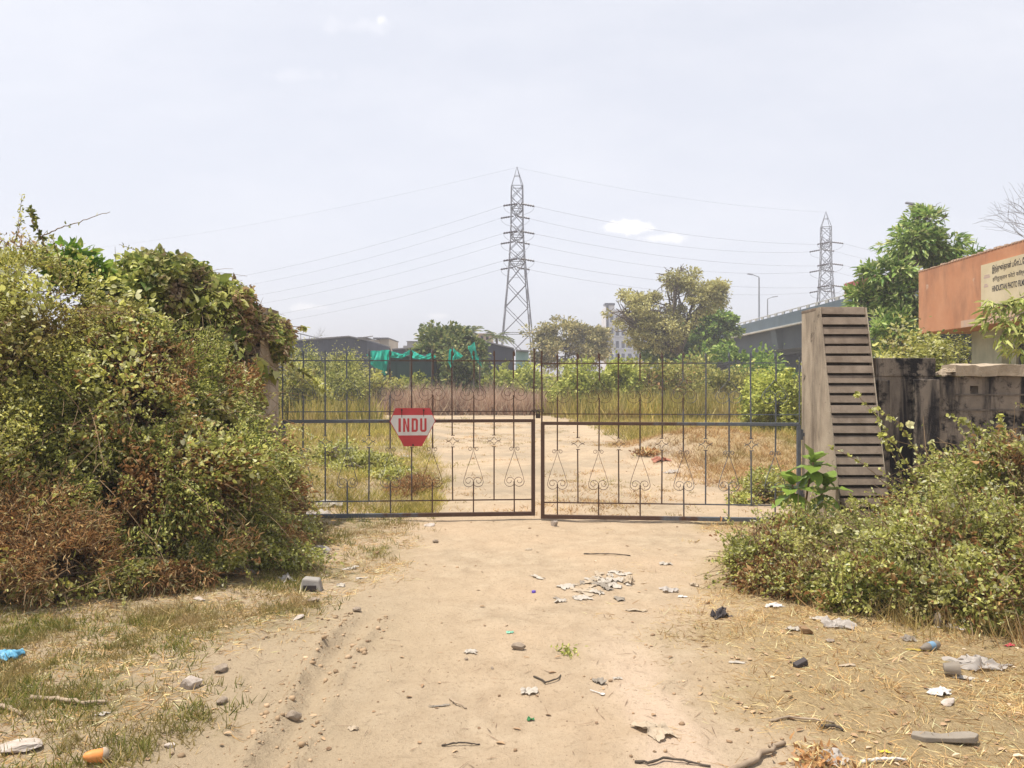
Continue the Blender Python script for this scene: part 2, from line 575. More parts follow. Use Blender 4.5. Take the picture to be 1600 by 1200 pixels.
def heart(zt, zb, w, top_curl=True, tr=.030):
    """one side (x > 0) of a wrought heart: small curl at the top, straight flank, big curl at the bottom"""
    rb = w * .52
    cx, cz = w - rb, zb + rb
    pts = []
    if top_curl:
        sp = spiral(.006 + tr, zt - tr * .2, tr, tr * .34, math.pi, 1.25, 0, 26)
        pts += sp[::-1]
        pts.append((.006, zt - tr * 1.1))
    else:
        pts.append((.008, zt))
    flank0 = np.array(pts[-1])
    flank1 = np.array((w, cz + rb * .15))
    for k in range(1, 7):
        t = k / 7
        p = flank0 + (flank1 - flank0) * t
        p[0] += .10 * w * math.sin(math.pi * t) * (t - .25)
        pts.append(tuple(p))
    pts += spiral(cx, cz, rb, rb * .28, 0, 1.55, math.pi * .9, 44)
    return pts


def star():
    """four concave arcs round an opening in the bar, forked at left and right"""
    mb = MB()
    for sx in (1, -1):
        for sz in (1, -1):
            pts = [(.006 * sx, .050 * sz)]
            for k in range(1, 9):
                t = k / 8
                pts.append((sx * (.006 + .050 * t ** 1.7), sz * (.050 * (1 - t) ** 1.7 + .002)))
            pts += [(sx * .064, -sz * .006), (sx * .078, -sz * .016)]
            mb.ribbon([(x, z + .93) for x, z in pts], .005, .016)
    for dz in (.068, -.068):
        mb.box(-.022, .022, -.008, .008, .93 + dz - .004, .93 + dz + .004)
    return mb


M_gate = rust_paint('gate paint worn to rust', 2.9)


def gate_leaf(label, loc, rz, width, sgn, bars, dz):
    """leaf built along local +x from the hinge; sgn mirrors nothing but the label side"""
    root = thing('gate_leaf', label, 'gate', loc, rz, 'gate leaves')
    fr = MB()
    w = width
    d = .02
    fr.box(0, w, -d, d, .045 + dz, .092 + dz)                       # bottom rail
    fr.box(.044, w - .044, -d, d, 1.148 + dz, 1.186 + dz)           # middle rail
    fr.box(0, .044, -d, d, .092 + dz, 1.15 + dz)                    # hinge stile
    fr.hexa([(0, -d, 1.15 + dz), (.044, -d, 1.15 + dz), (.044, d, 1.15 + dz), (0, d, 1.15 + dz),
             (.022, -d, 1.186 + dz), (.044, -d, 1.186 + dz), (.044, d, 1.186 + dz), (.022, d, 1.186 + dz)])
    fr.box(w - .044, w, -d, d, .092 + dz, 1.186 + dz)               # free stile
    fr.build('gate_frame', M_gate, root, bevel=.004)
    for nm, z, t in (('upper_rail', 1.278, .011), ('top_rail', 1.872, .013), ('lower_rail', .236, .014)):
        r = MB()
        x0, x1 = (.044, w - .044) if nm == 'lower_rail' else (.01, w - .006)
        r.box(x0, x1, -.006, .006, z - t / 2 + dz, z + t / 2 + dz)
        r.build(nm, M_gate, root)
    up = MB()
    up.tube([(w - .012, 0, 1.186 + dz), (w - .014, 0, 1.6 + dz), (w - .006, 0, 1.87 + dz), (w - .012, 0, 2.02 + dz)], .010, 8)
    up.build('upright', M_gate, root)
    up = MB()
    up.tube([(.012, 0, 1.186 + dz), (.012, 0, 1.95 + dz)], .009, 6)
    up.build('upright', M_gate, root)
    for i, (x, full) in enumerate(bars):
        h = .0075
        lean = .007 * math.sin(i * 2.3 + sgn)
        for z0, z1 in (((.236, .862), (.998, 1.985)) if full else ((.085, .452), (.845, 1.468), (1.668, 1.985))):
            b = MB()
            b.hexa([(x + lean * z0 - h, -h, z0 + dz), (x + lean * z0 + h, -h, z0 + dz), (x + lean * z0 + h, h, z0 + dz), (x + lean * z0 - h, h, z0 + dz),
                    (x + lean * z1 - h, -h, z1 + dz), (x + lean * z1 + h, -h, z1 + dz), (x + lean * z1 + h, h, z1 + dz), (x + lean * z1 - h, h, z1 + dz)])
            ob = b.build('bar', M_gate, root)
        s = MB()
        s.tube([(x, 0, 1.93 + dz), (x, 0, 1.955 + dz), (x, 0, 2.005 + dz)], [.011, .012, .001], 6)
        s.build('finial', M_gate, ob)
        sc = MB()
        if full:
            st = star()
            sc.v = [(a + x, bb, c + dz) for a, bb, c in st.v]; sc.f = st.f
            sc.build('star_scroll', M_gate, root)
        else:
            for sx in (1, -1):
                sc.ribbon([(x + sx * px_, pz + dz) for px_, pz in heart(.838, .392, .116)], .0045, .016)
            sc.build('heart_scroll', M_gate, root)
            sc = MB()
            for sx in (1, -1):
                sc.ribbon([(x + sx * px_, pz + dz) for px_, pz in heart(1.672, 1.408, .150, False)], .0045, .016)
            sc.build('heart_scroll', M_gate, root)
    for z in (.35, 1.05):
        hg = MB()
        hg.tube([(-.012, 0, z - .06 + dz), (-.012, 0, z + .06 + dz)], .017, 8)
        hg.box(-.10, -.02, -.006, .006, z - .02 + dz, z + .02 + dz)
        hg.build('hinge', M_gate, root)
    return root


HL, ML = W(440, 600, 8.87)[:2], W(836, 600, 9.08)[:2]
HR, MR = W(1251, 600, 8.80)[:2], W(845, 600, 9.05)[:2]
def leaf_from(H, M, label, pxs, px0, px1, dz, first_full, sgn):
    w = float(np.hypot(*(M - H)))
    a = math.atan2(M[1] - H[1], M[0] - H[0])
    bars = [((p - px0) / (px1 - px0) * w, (i % 2 == 0) == first_full) for i, p in enumerate(pxs)]
    return gate_leaf(label, (H[0], H[1], 0), a, w, sgn, bars, dz)
leaf_from(HL, ML, 'wrought iron gate leaf half buried in the hedge, behind the red and white plate',
          (472, 507, 541, 574, 608, 641, 673, 705.5, 738, 770.6, 803), 440, 836, 0.0, False, 1)
leaf_from(HR, MR, 'wrought iron gate leaf hung on the louvred concrete pillar', (1212, 1176, 1141, 1105, 1071.4, 1036.6, 1003, 969.4, 937, 904.6, 871.6), 1251, 845, -.03, False, -1)

# chain and padlock that hold the leaves together
M_lock = surf('dark rusty iron', (.03, .022, .018), (.07, .045, .033), 40, .7, 200, .001)
lk = thing('padlock', 'dark padlock and chain tying the two gate leaves together', 'padlock', (.305, 9.03, 1.20))
mb = MB()
mb.box(-.028, .028, -.055, -.030, .0, .055)
mb.build('lock_body', M_lock, lk, bevel=.005)
mb = MB()
mb.tube([(.018 * math.cos(t), -.042, .055 + .032 * math.sin(t)) for t in np.linspace(0, math.pi, 12)], .005, 6)
mb.build('shackle', M_lock, lk)
mb = MB()
for k in range(14):
    t = 2 * math.pi * k / 14
    c = np.array((.062 * math.cos(t), .034 * math.sin(t), .085 + .012 * math.sin(2 * t)))
    tg = np.array((-.062 * math.sin(t), .034 * math.cos(t), 0)); tg /= np.linalg.norm(tg)
    q = np.array((0, 0, 1.)) if k % 2 else np.cross(tg, (0, 0, 1.))
    mb.tube([c + tg * .017 * math.cos(s) + q * .009 * math.sin(s) for s in np.linspace(0, 2 * math.pi, 11)], .0035, 5)
mb.build('chain', M_lock, lk)

# the red and white plate wired to the gate
def enamel(name, c, wear):
    return surf(name, c, tuple(t * .86 for t in c), 9, .5, 90, .0006, spots=(wear, 16, .715), spec=.4)
M_red = enamel('red sign paint', (.50, .045, .050), (.19, .05, .035))
M_white = enamel('white sign paint', (.68, .65, .62), (.40, .33, .27))
M_bolt = plain('rust bolt', (.035, .02, .015), .8)
D_s = 8.93
sr = thing('sign_plate', 'red and white hexagonal plate lettered INDU wired to the left gate leaf', 'sign', W(645, 667, D_s))
sr.rotation_euler = (0, 0, math.atan2(ML[1] - HL[1], ML[0] - HL[0]))
def SP(px, py): return ((px - 645) / F * D_s, -(py - 667) / F * D_s)
def sign_poly(pts, y0, y1, name, m, parent):
    b = MB(); b.prism([SP(*p) for p in pts][::-1], y0, y1)
    return b.build(name, m, parent)
sign_poly([(618.2, 637.6), (671.6, 637.6), (680.6, 658.2), (659.2, 697.2), (631.4, 697.2), (609.0, 658.4)], -.004, .0, 'plate', M_red, sr)
sign_poly([(614.6, 648.6), (675.4, 648.6), (679.3, 658.2), (667.6, 680.2), (622.7, 680.2), (610.4, 658.4)], -.0056, -.0041, 'white_band', M_white, sr)
def quad_letters(parent):
    b = MB()
    def P(pts): b.prism([SP(*p) for p in pts][::-1], -.0072, -.0057)
    y0, y1, t = 653.6, 674.8, 3.5
    P([(622.8, y0), (626.6, y0), (626.6, y1), (622.8, y1)])
    x = 630.0                                                            # N
    P([(x, y0), (x + 3.2, y0), (x + 3.2, y1), (x, y1)])
    P([(x + 6.6, y0), (x + 9.8, y0), (x + 9.8, y1), (x + 6.6, y1)])
    P([(x + 3.2, y0), (x + 6.6, y1 - 7), (x + 6.6, y1), (x + 3.2, y0 + 7)])
    x = 643.2                                                            # D
    P([(x, y0), (x + 3.3, y0), (x + 3.3, y1), (x, y1)])
    P([(x + 3.3, y0), (x + 7.2, y0), (x + 9.8, y0 + 2.6), (x + 6.4, y0 + 3.4), (x + 3.3, y0 + 3.4)])
    P([(x + 6.4, y0 + 3.4), (x + 9.8, y0 + 2.6), (x + 9.8, y1 - 2.6), (x + 6.4, y1 - 3.4)])
    P([(x + 3.3, y1 - 3.4), (x + 6.4, y1 - 3.4), (x + 9.8, y1 - 2.6), (x + 7.2, y1), (x + 3.3, y1)])
    x = 656.4                                                            # U
    P([(x, y0), (x + 3.4, y0), (x + 3.4, y1 - 3.4), (x, y1 - 2.4)])
    P([(x + 6.6, y0), (x + 10, y0), (x + 10, y1 - 2.4), (x + 6.6, y1 - 3.4)])
    P([(x, y1 - 2.4), (x + 3.4, y1 - 3.4), (x + 6.6, y1 - 3.4), (x + 10, y1 - 2.4), (x + 7.6, y1), (x + 2.4, y1)])
    return b.build('lettering', M_red, parent)
quad_letters(sr)
for (bx, by, drip) in ((628, 640.5, 12), (662, 641, 10), (645.5, 695.3, 1.5)):
    b = MB()
    c = SP(bx, by)
    b.tube([(c[0], -.013, c[1]), (c[0], -.003, c[1])], .011, 8)
    b.hexa([(c[0] - .003, -.0064, c[1] - drip * .0074), (c[0] + .003, -.0064, c[1] - drip * .0074), (c[0] + .003, -.0041, c[1] - drip * .0074), (c[0] - .003, -.0041, c[1] - drip * .0074),
            (c[0] - .005, -.0064, c[1]), (c[0] + .005, -.0064, c[1]), (c[0] + .005, -.0041, c[1]), (c[0] - .005, -.0041, c[1])])
    b.build('bolt', M_bolt, sr)


# ---------------------------------------------------------------- the gate pillars
def gate_pillar(name, label, x0, x1, yb, yt, yf, h):
    """x0..x1 wide, back plane yb, front leaning from yt (top) out to yf (ground), louvred with stacked slabs"""
    root = thing(name, label, 'pillar', ((x0 + x1) / 2, yb, 0), 0, 'concrete gate pillars')
    hw = (x1 - x0) / 2
    sw = hw - .013
    b = MB()
    n = 10
    rr = np.random.default_rng(3)
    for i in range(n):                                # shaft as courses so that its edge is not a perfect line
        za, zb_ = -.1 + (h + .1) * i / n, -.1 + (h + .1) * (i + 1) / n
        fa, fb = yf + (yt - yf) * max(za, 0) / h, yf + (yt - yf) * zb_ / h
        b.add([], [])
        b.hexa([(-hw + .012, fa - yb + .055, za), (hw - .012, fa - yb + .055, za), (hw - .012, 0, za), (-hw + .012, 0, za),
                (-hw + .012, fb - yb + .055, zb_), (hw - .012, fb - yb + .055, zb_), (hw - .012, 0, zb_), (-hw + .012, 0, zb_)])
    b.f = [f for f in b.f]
    b.build('shaft', M_groove_shade, root)
    for sx in (-1, 1):                                # rendered cheeks either side of the louvre
        c = MB()
        xa, xb = (-hw, -hw + .011) if sx < 0 else (hw - .011, hw)
        c.hexa([(xa, yf - yb - .012, -.1), (xb, yf - yb - .012, -.1), (xb, .012, -.1), (xa, .012, -.1),
                (xa, yt - yb - .012, h + .005), (xb, yt - yb - .012, h + .005), (xb, .012, h + .005), (xa, .012, h + .005)])
        c.build('cheek', M_conc_side, root)
    s = MB()
    pitch = .1055
    z = h + .012
    k = 0
    while z > -.02:
        z1, z0 = z, z - pitch * (.67 if k else .74)
        def fy(zz): return yf + (yt - yf) * zz / h - yb
        j = .004 * rr.standard_normal()
        ch = rr.random(4) * .010 * (rr.random() < .5)
        s.hexa([(-sw, fy(z0) - .012 + j + ch[0], z0 - .010 + ch[1]), (sw, fy(z0) - .012 + j + ch[2], z0 - .010 + ch[3]), (sw, fy(z0) + .10, z0), (-sw, fy(z0) + .10, z0),
                (-sw, fy(z1) + .002 + j, z1), (sw, fy(z1) + .002 + j, z1), (sw, fy(z1) + .10, z1), (-sw, fy(z1) + .10, z1)])
        z -= pitch * (1.0 if k else 1.12)
        k += 1
    s.build('louvre_slabs', M_slab, root, bevel=.004)
    t = MB()
    t.box(-hw - .003, hw + .003, yt - yb + .105, .014, h - .02, h + .012)
    t.build('cap', M_slab, root, bevel=.004)
    return root


gate_pillar('gate_pillar', 'concrete gate pillar with a stepped louvre front standing clear beside the dark wall', 3.35, 3.86, 8.87, 8.37, 7.76, 2.43)
gate_pillar('gate_pillar', 'concrete gate pillar almost buried under vines at the left of the gate', -3.22, -2.70, 8.87, 8.37, 7.76, 2.43)


# ---------------------------------------------------------------- the compound walls
def rough_slab(name, x0, x1, y0, y1, z0, z1, m, parent, amp=.02, seed=1, nx_=60):
    """coping slab with a broken, uneven edge"""
    xs_ = np.linspace(x0, x1, nx_)
    sec = [(y0, z0), (y0, z1), ((y0 + y1) / 2, z1 + .01), (y1, z1), (y1, z0)]
    vs = []
    for i, x in enumerate(xs_):
        for j, (yy_, zz) in enumerate(sec):
            k = float(vnoise(np.array(x * 5.0), np.array(j * 3.1), 0, seed)) + .6 * float(vnoise(np.array(x * 14.0), np.array(j * 1.7), 2, seed))
            vs.append((x, yy_ + (amp * k if j < 3 else 0), zz + amp * k * (1.0 if j in (1, 2) else .45)))
    n = len(sec)
    fs = [(i * n + j, (i + 1) * n + j, (i + 1) * n + (j + 1) % n, i * n + (j + 1) % n) for i in range(nx_ - 1) for j in range(n)]
    b = MB(); b.add(vs, fs); b.add([vs[j] for j in range(n)], [tuple(range(n))]); b.add([vs[(nx_ - 1) * n + j] for j in range(n)], [tuple(range(n))[::-1]])
    return b.build(name, m, parent)


wr = thing('compound_wall', 'soot stained concrete boundary wall with a broken coping right of the louvred pillar', 'wall', (4.0, 8.5, 0))
yw = 8.52
X = lambda px, D=yw: (px - 800) / F * D - 4.0
Zp = lambda py, D=yw: CAM_H - (py - 600) / F * D
slot = (X(1514), X(1527), Zp(617), Zp(603))
b = MB()                                            # wall body in four pieces round the slot
zt = Zp(588)
b.box(X(1366), slot[0], .0, .16, -.15, zt)
b.box(slot[1], 4.6, .0, .16, -.15, zt)
b.box(slot[0], slot[1], .0, .16, -.15, slot[2])
b.box(slot[0], slot[1], .0, .16, slot[3], zt)
b.build('wall_body', M_wall, wr)
b = MB(); b.box(X(1366), X(1459.5), -.015, .175, zt + .001, Zp(559.5)); b.build('raised_block', M_wall, wr, bevel=.006)
b = MB(); b.box(X(1424), X(1461), -.075, -.001, -.15, Zp(593)); b.build('pilaster', M_wall, wr, bevel=.006)
b = MB(); b.box(X(1368), X(1385), -.06, -.001, -.15, Zp(594)); b.build('pilaster', M_wall, wr, bevel=.006)
b = MB()
for py in (617, 641, 668, 700, 735):
    b.box(X(1492), 4.6, -.010, -.001, Zp(py) - .006, Zp(py) + .012)
b.build('course_line', M_conc_dark, wr)
rough_slab('coping', X(1487), 4.65, -.06, .22, zt + .002, Zp(570), M_coping, wr, .018, 5, 90)
b = MB()
rr = np.random.default_rng(11)
for k in range(9):                                  # broken end of the coping
    x = X(1463) + .022 * k + .01 * rr.random()
    y_ = -.05 + .18 * rr.random(); z_ = zt + .01 + .012 * k * rr.random()
    s_ = .03 + .04 * rr.random()
    b.hexa([(x - s_, y_ - s_, z_), (x + s_, y_ - s_ * .7, z_), (x + s_, y_ + s_, z_), (x - s_ * .6, y_ + s_, z_),
            (x - s_ * .5, y_ - s_ * .6, z_ + s_ * .7), (x + s_ * .8, y_ - s_ * .4, z_ + s_ * .5), (x + s_ * .5, y_ + s_ * .5, z_ + s_ * .9), (x - s_ * .4, y_ + s_ * .6, z_ + s_ * .6)])
b.build('broken_edge', M_coping, wr)

wl = thing('compound_wall', 'dark boundary wall hidden behind the overgrown hedge left of the gate', 'wall', (-3.22, 8.5, 0))
b = MB(); b.box(-7.5, -.002, .02, .20, -.15, 1.72); b.build('wall_body', M_wall, wl)
rough_slab('coping', -7.5, -.004, -.04, .26, 1.722, 1.84, M_coping, wl, .012, 6, 60)


# ---------------------------------------------------------------- the orange fronted building
FO = np.array((11.27, 21.3)); fd = math.atan2(-1, -.046)
M_orange = surf('faded orange wall paint', (.44, .20, .105), (.52, .265, .15), 1.0, .85, 40, .004,
                spots=((.55, .43, .34), 3.0, .63), streak=((.27, .14, .085), 1.5, .55, .48, .76))
M_orange_edge = surf('bare flaking edge', (.42, .33, .27), (.54, .36, .24), 6, .9, 40, .006)
M_mint = surf('pale green wall paint', (.34, .36, .27), (.46, .47, .36), 2.0, .9, 40, .003, streak=((.26, .27, .20), 5, .5, .5, .75))
M_dark = plain('dark interior', (.012, .012, .014), .9)
M_iron = plain('dark iron bars', (.03, .03, .035), .7)
br = thing('office_building', 'low office with a deep orange fascia and a nameboard, behind the boundary wall', 'building', (FO[0], FO[1], 0), fd)
b = MB(); b.box(0, 12, 0, 7, 2.985, 4.70); b.build('fascia', M_orange, br, bevel=.02)
b = MB()
rr = np.random.default_rng(5)
for k in range(90):                                 # chipped top edge
    x = 12 * k / 90
    b.box(x + .01, x + .12, -.012, .10, 4.701, 4.701 + .012 + .035 * rr.random())
b.build('chipped_edge', M_orange_edge, br)
b = MB(); b.box(2.2, 4.3, -.006, -.001, 3.0, 3.17); b.box(3.5, 4.8, -.0055, -.001, 3.02, 3.30); b.build('bare_patch', M_orange_edge, br)
b = MB(); b.box(.9, 2.25, .95, 6, -.1, 2.984); b.build('column', M_mint, br, bevel=.01)
b = MB(); b.box(2.25, 12, 1.12, 6, -.1, 1.15); b.box(2.25, 2.55, 1.12, 6, 1.15, 2.984); b.box(5.6, 12, 1.12, 6, 1.15, 2.984); b.box(2.55, 5.6, 1.12, 6, 2.62, 2.984)
b.build('wall', M_mint, br)
win = MB(); win.box(2.55, 5.6, 1.5, 1.6, 1.15, 2.62); wo = win.build('window', M_dark, br)
b = MB()
for k in range(9):
    b.box(2.56, 5.59, 1.20, 1.22, 1.25 + k * .16, 1.275 + k * .16)
for k in range(7):
    b.box(2.6 + k * .48, 2.625 + k * .48, 1.17, 1.19, 1.16, 2.61)
b.build('grille', M_iron, wo)
M_board = surf('faded yellow nameboard', (.52, .44, .28), (.60, .52, .36), 1.5, .7, 60, .001, streak=((.44, .38, .27), 3, .6, .5, .8))
M_text = plain('black lettering', (.035, .032, .036), .7)
M_pink = plain('faded pink mark', (.45, .33, .30), .8)
b = MB(); b.box(3.16, 7.4, -.045, -.0065, 3.36, 4.40); bo = b.build('nameboard', M_board, br)


def lettering(txt, x, z, h, wid, m, parent, name='lettering', y=-.0465, bold=.0):
    cu = bpy.data.curves.new(name, 'FONT')
    cu.body = txt
    cu.size = 1.0
    cu.extrude = .004
    cu.offset = bold
    o = bpy.data.objects.new(name + '_src', cu)
    COL.objects.link(o)
    bpy.context.view_layer.update()
    me = bpy.data.meshes.new_from_object(o.evaluated_get(bpy.context.evaluated_depsgraph_get()))
    COL.objects.unlink(o)
    bpy.data.objects.remove(o)
    n = len(me.vertices)
    co = np.zeros(n * 3, np.float32)
    me.vertices.foreach_get('co', co)
    co = co.reshape(-1, 3)
    a, b_ = co.min(0), co.max(0)
    new = np.zeros_like(co)
    new[:, 0] = x + (co[:, 0] - a[0]) / (b_[0] - a[0]) * wid
    new[:, 1] = y - co[:, 2] * .5
    new[:, 2] = z + (co[:, 1] - a[1]) / (b_[1] - a[1]) * h
    me.vertices.foreach_set('co', new.ravel())
    me.materials.clear()
    me.materials.append(m)
    me.update()
    r = bpy.data.objects.new(name, me)
    COL.objects.link(r)
    r.parent = parent
    return r


lettering('இந்துஸ்தான் போட்டோ பிலிம்ஸ்', 3.62, 4.13, .20, 1.75, M_text, bo, bold=.012)
lettering('हिन्दुस्तान फोटो फिल्म्स', 3.64, 3.93, .14, 1.30, M_text, bo)
lettering('HINDUSTAN PHOTO FILMS', 3.62, 3.72, .135, 1.22, M_text, bo, bold=.012)
for z, w_ in ((4.07, .26), (3.86, .18)):
    b = MB(); b.box(3.28, 3.28 + w_, -.0475, -.0455, z, z + .035); b.box(3.30, 3.25 + w_, -.0475, -.0455, z + .05, z + .075); b.build('faded_mark', M_pink, bo)

# ---------------------------------------------------------------- the flyover
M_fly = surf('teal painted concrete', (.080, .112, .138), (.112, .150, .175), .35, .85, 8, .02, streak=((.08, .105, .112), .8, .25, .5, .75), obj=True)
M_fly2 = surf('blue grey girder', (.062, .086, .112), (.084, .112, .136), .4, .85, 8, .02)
M_flytop = surf('pale kerb concrete', (.36, .36, .34), (.48, .48, .46), 1.0, .9, 8, .01)
fl = thing('flyover', 'long teal concrete flyover on deep girders crossing behind the trees', 'flyover', (24.2, 20, 0), 0)
prof = [(0, 0), (72, 0), (90, -.9), (110, -2.3), (140, -4.6), (165, -6.2)]
def fz(y_): return float(np.interp(y_, [p[0] for p in prof], [p[1] for p in prof]))
def fstrip(name, x0, x1, z0, z1, m, ys_):
    b = MB()
    for a, c in zip(ys_[:-1], ys_[1:]):
        da, dc = fz(a), fz(c)
        b.hexa([(x0, a, z0 + da), (x1, a, z0 + da), (x1, c, z0 + dc), (x0, c, z0 + dc), (x0, a, z1 + da), (x1, a, z1 + da), (x1, c, z1 + dc), (x0, c, z1 + dc)])
    return b.build(name, m, fl)
yall = [0, 24, 48, 60, 72, 81, 90, 100, 110, 125, 140, 165]
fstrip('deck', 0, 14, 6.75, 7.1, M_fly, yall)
fstrip('parapet', -.12, .10, 6.62, 7.80, M_fly, yall)
fstrip('parapet', 13.9, 14.12, 6.62, 7.80, M_fly, yall)
fstrip('edge_kerb', -.45, -.121, 6.60, 6.74, M_flytop, yall)
for gx in (.6, 4.4, 8.2, 12.0):
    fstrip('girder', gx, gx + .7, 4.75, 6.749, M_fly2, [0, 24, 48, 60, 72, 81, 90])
for y_ in (0, 17, 34, 51, 68, 85):
    b = MB(); b.hexa([(.2, y_ - .7, 4.85 + fz(y_)), (13.8, y_ - .7, 4.85 + fz(y_)), (13.8, y_ + .7, 4.85 + fz(y_)), (.2, y_ + .7, 4.85 + fz(y_)),
                      (-.1, y_ - .7, 6.59 + fz(y_)), (14.1, y_ - .7, 6.59 + fz(y_)), (14.1, y_ + .7, 6.59 + fz(y_)), (-.1, y_ + .7, 6.59 + fz(y_))])
    b.build('cross_beam', M_fly, fl)
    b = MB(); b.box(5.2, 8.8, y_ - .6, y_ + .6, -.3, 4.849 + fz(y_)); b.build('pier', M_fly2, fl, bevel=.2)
post0 = None
for k in range(80):
    y_ = 1 + k * 1.9
    if y_ < 150:
        if post0 is None:
            b = MB(); b.box(-.05, .05, -.28, .28, 0, .219)
            q = post0 = b.build('railing_post', M_flytop, fl)
        else:
            q = post0.copy(); COL.objects.link(q); q.parent = fl
        q.location = (0, y_, 7.801 + fz(y_))
b = MB()
b.box(-.04, .04, 0, 72, 8.021, 8.09)
b.build('railing', M_flytop, fl)
b = MB(); b.hexa([(0, 90, -.3), (14, 90, -.3), (14, 165, -.3), (0, 165, -.3), (0, 90, 5.8), (14, 90, 5.8), (14, 165, .35), (0, 165, .35)])
b.build('ramp_wall', M_fly2, fl)

M_pole = plain('galvanised pole', (.30, .31, .33), .6)
M_lamp = plain('grey lamp head', (.22, .22, .24), .6)
def street_lamp(label, x, y_, z0, zt, arm, hl=.7):
    r = thing('street_lamp', label, 'lamp post', (x, y_, z0), 0, 'lamp posts on the flyover')
    b = MB(); b.tube([(0, 0, 0), (0, 0, zt - z0 - .3), (arm * .03, 0, zt - z0 - .05)], [.11, .075, .06], 8); b.build('pole', M_pole, r)
    b = MB(); b.tube([(arm * .03, 0, zt - z0 - .05), (arm, 0, zt - z0 + .22)], .045, 6); b.build('arm', M_pole, r)
    s = 1 if arm > 0 else -1
    b = MB(); b.hexa([(arm, -.14, zt - z0 + .16), (arm + s * hl, -.14, zt - z0 + .26), (arm + s * hl, .14, zt - z0 + .26), (arm, .14, zt - z0 + .16),
                      (arm, -.10, zt - z0 + .28), (arm + s * hl, -.10, zt - z0 + .35), (arm + s * hl, .10, zt - z0 + .35), (arm, .10, zt - z0 + .28)])
    b.build('lamp_head', M_lamp, r)
street_lamp('tall lamp post on the flyover with its arm pointing left, by the brownish tree', 28.95, 90, 7.1 - .2, 14.2, -.75, .6)
street_lamp('thinner lamp post on the flyover with its arm pointing right', 36.6, 110, 6.2, 13.85, .75, .7)
street_lamp('lamp post behind the tall green tree, only its left arm showing', 27.05, 50, 7.1, 13.1, -.9, .5)
M_lorry = surf('dull red lorry paint', (.28, .06, .05), (.36, .09, .07), 2, .6, 40, .002)
lr = thing('lorry', 'dull red lorry body seen over the flyover parapet beside the tall green tree', 'lorry', (26.25, 53.3, 7.102))
b = MB(); b.box(-1.2, 1.2, 0, 4.6, .7, 2.07); b.build('cargo_body', M_lorry, lr, bevel=.04)
b = MB(); b.hexa([(-1.1, -1.7, .55), (1.1, -1.7, .55), (1.1, -.1, .55), (-1.1, -.1, .55), (-1.0, -1.4, 1.75), (1.0, -1.4, 1.75), (1.0, -.1, 1.9), (-1.0, -.1, 1.9)]); b.build('cab', M_lorry, lr, bevel=.05)
for yy_ in (-.9, 3.6):
    for sx in (-1, 1):
        b = MB(); b.tube([(sx * .85, yy_, .46), (sx * 1.12, yy_, .46)], .45, 18); b.build('wheel', M_dark, lr)


# ---------------------------------------------------------------- pylons and power lines
M_steel = plain('weathered lattice steel', (.16, .165, .19), .6, .4)
M_insul = plain('brown insulator', (.06, .05, .055), .4)
M_wire = plain('aluminium conductor', (.20, .20, .215), .6)
ARMS = (24.3, 20.85, 17.4)


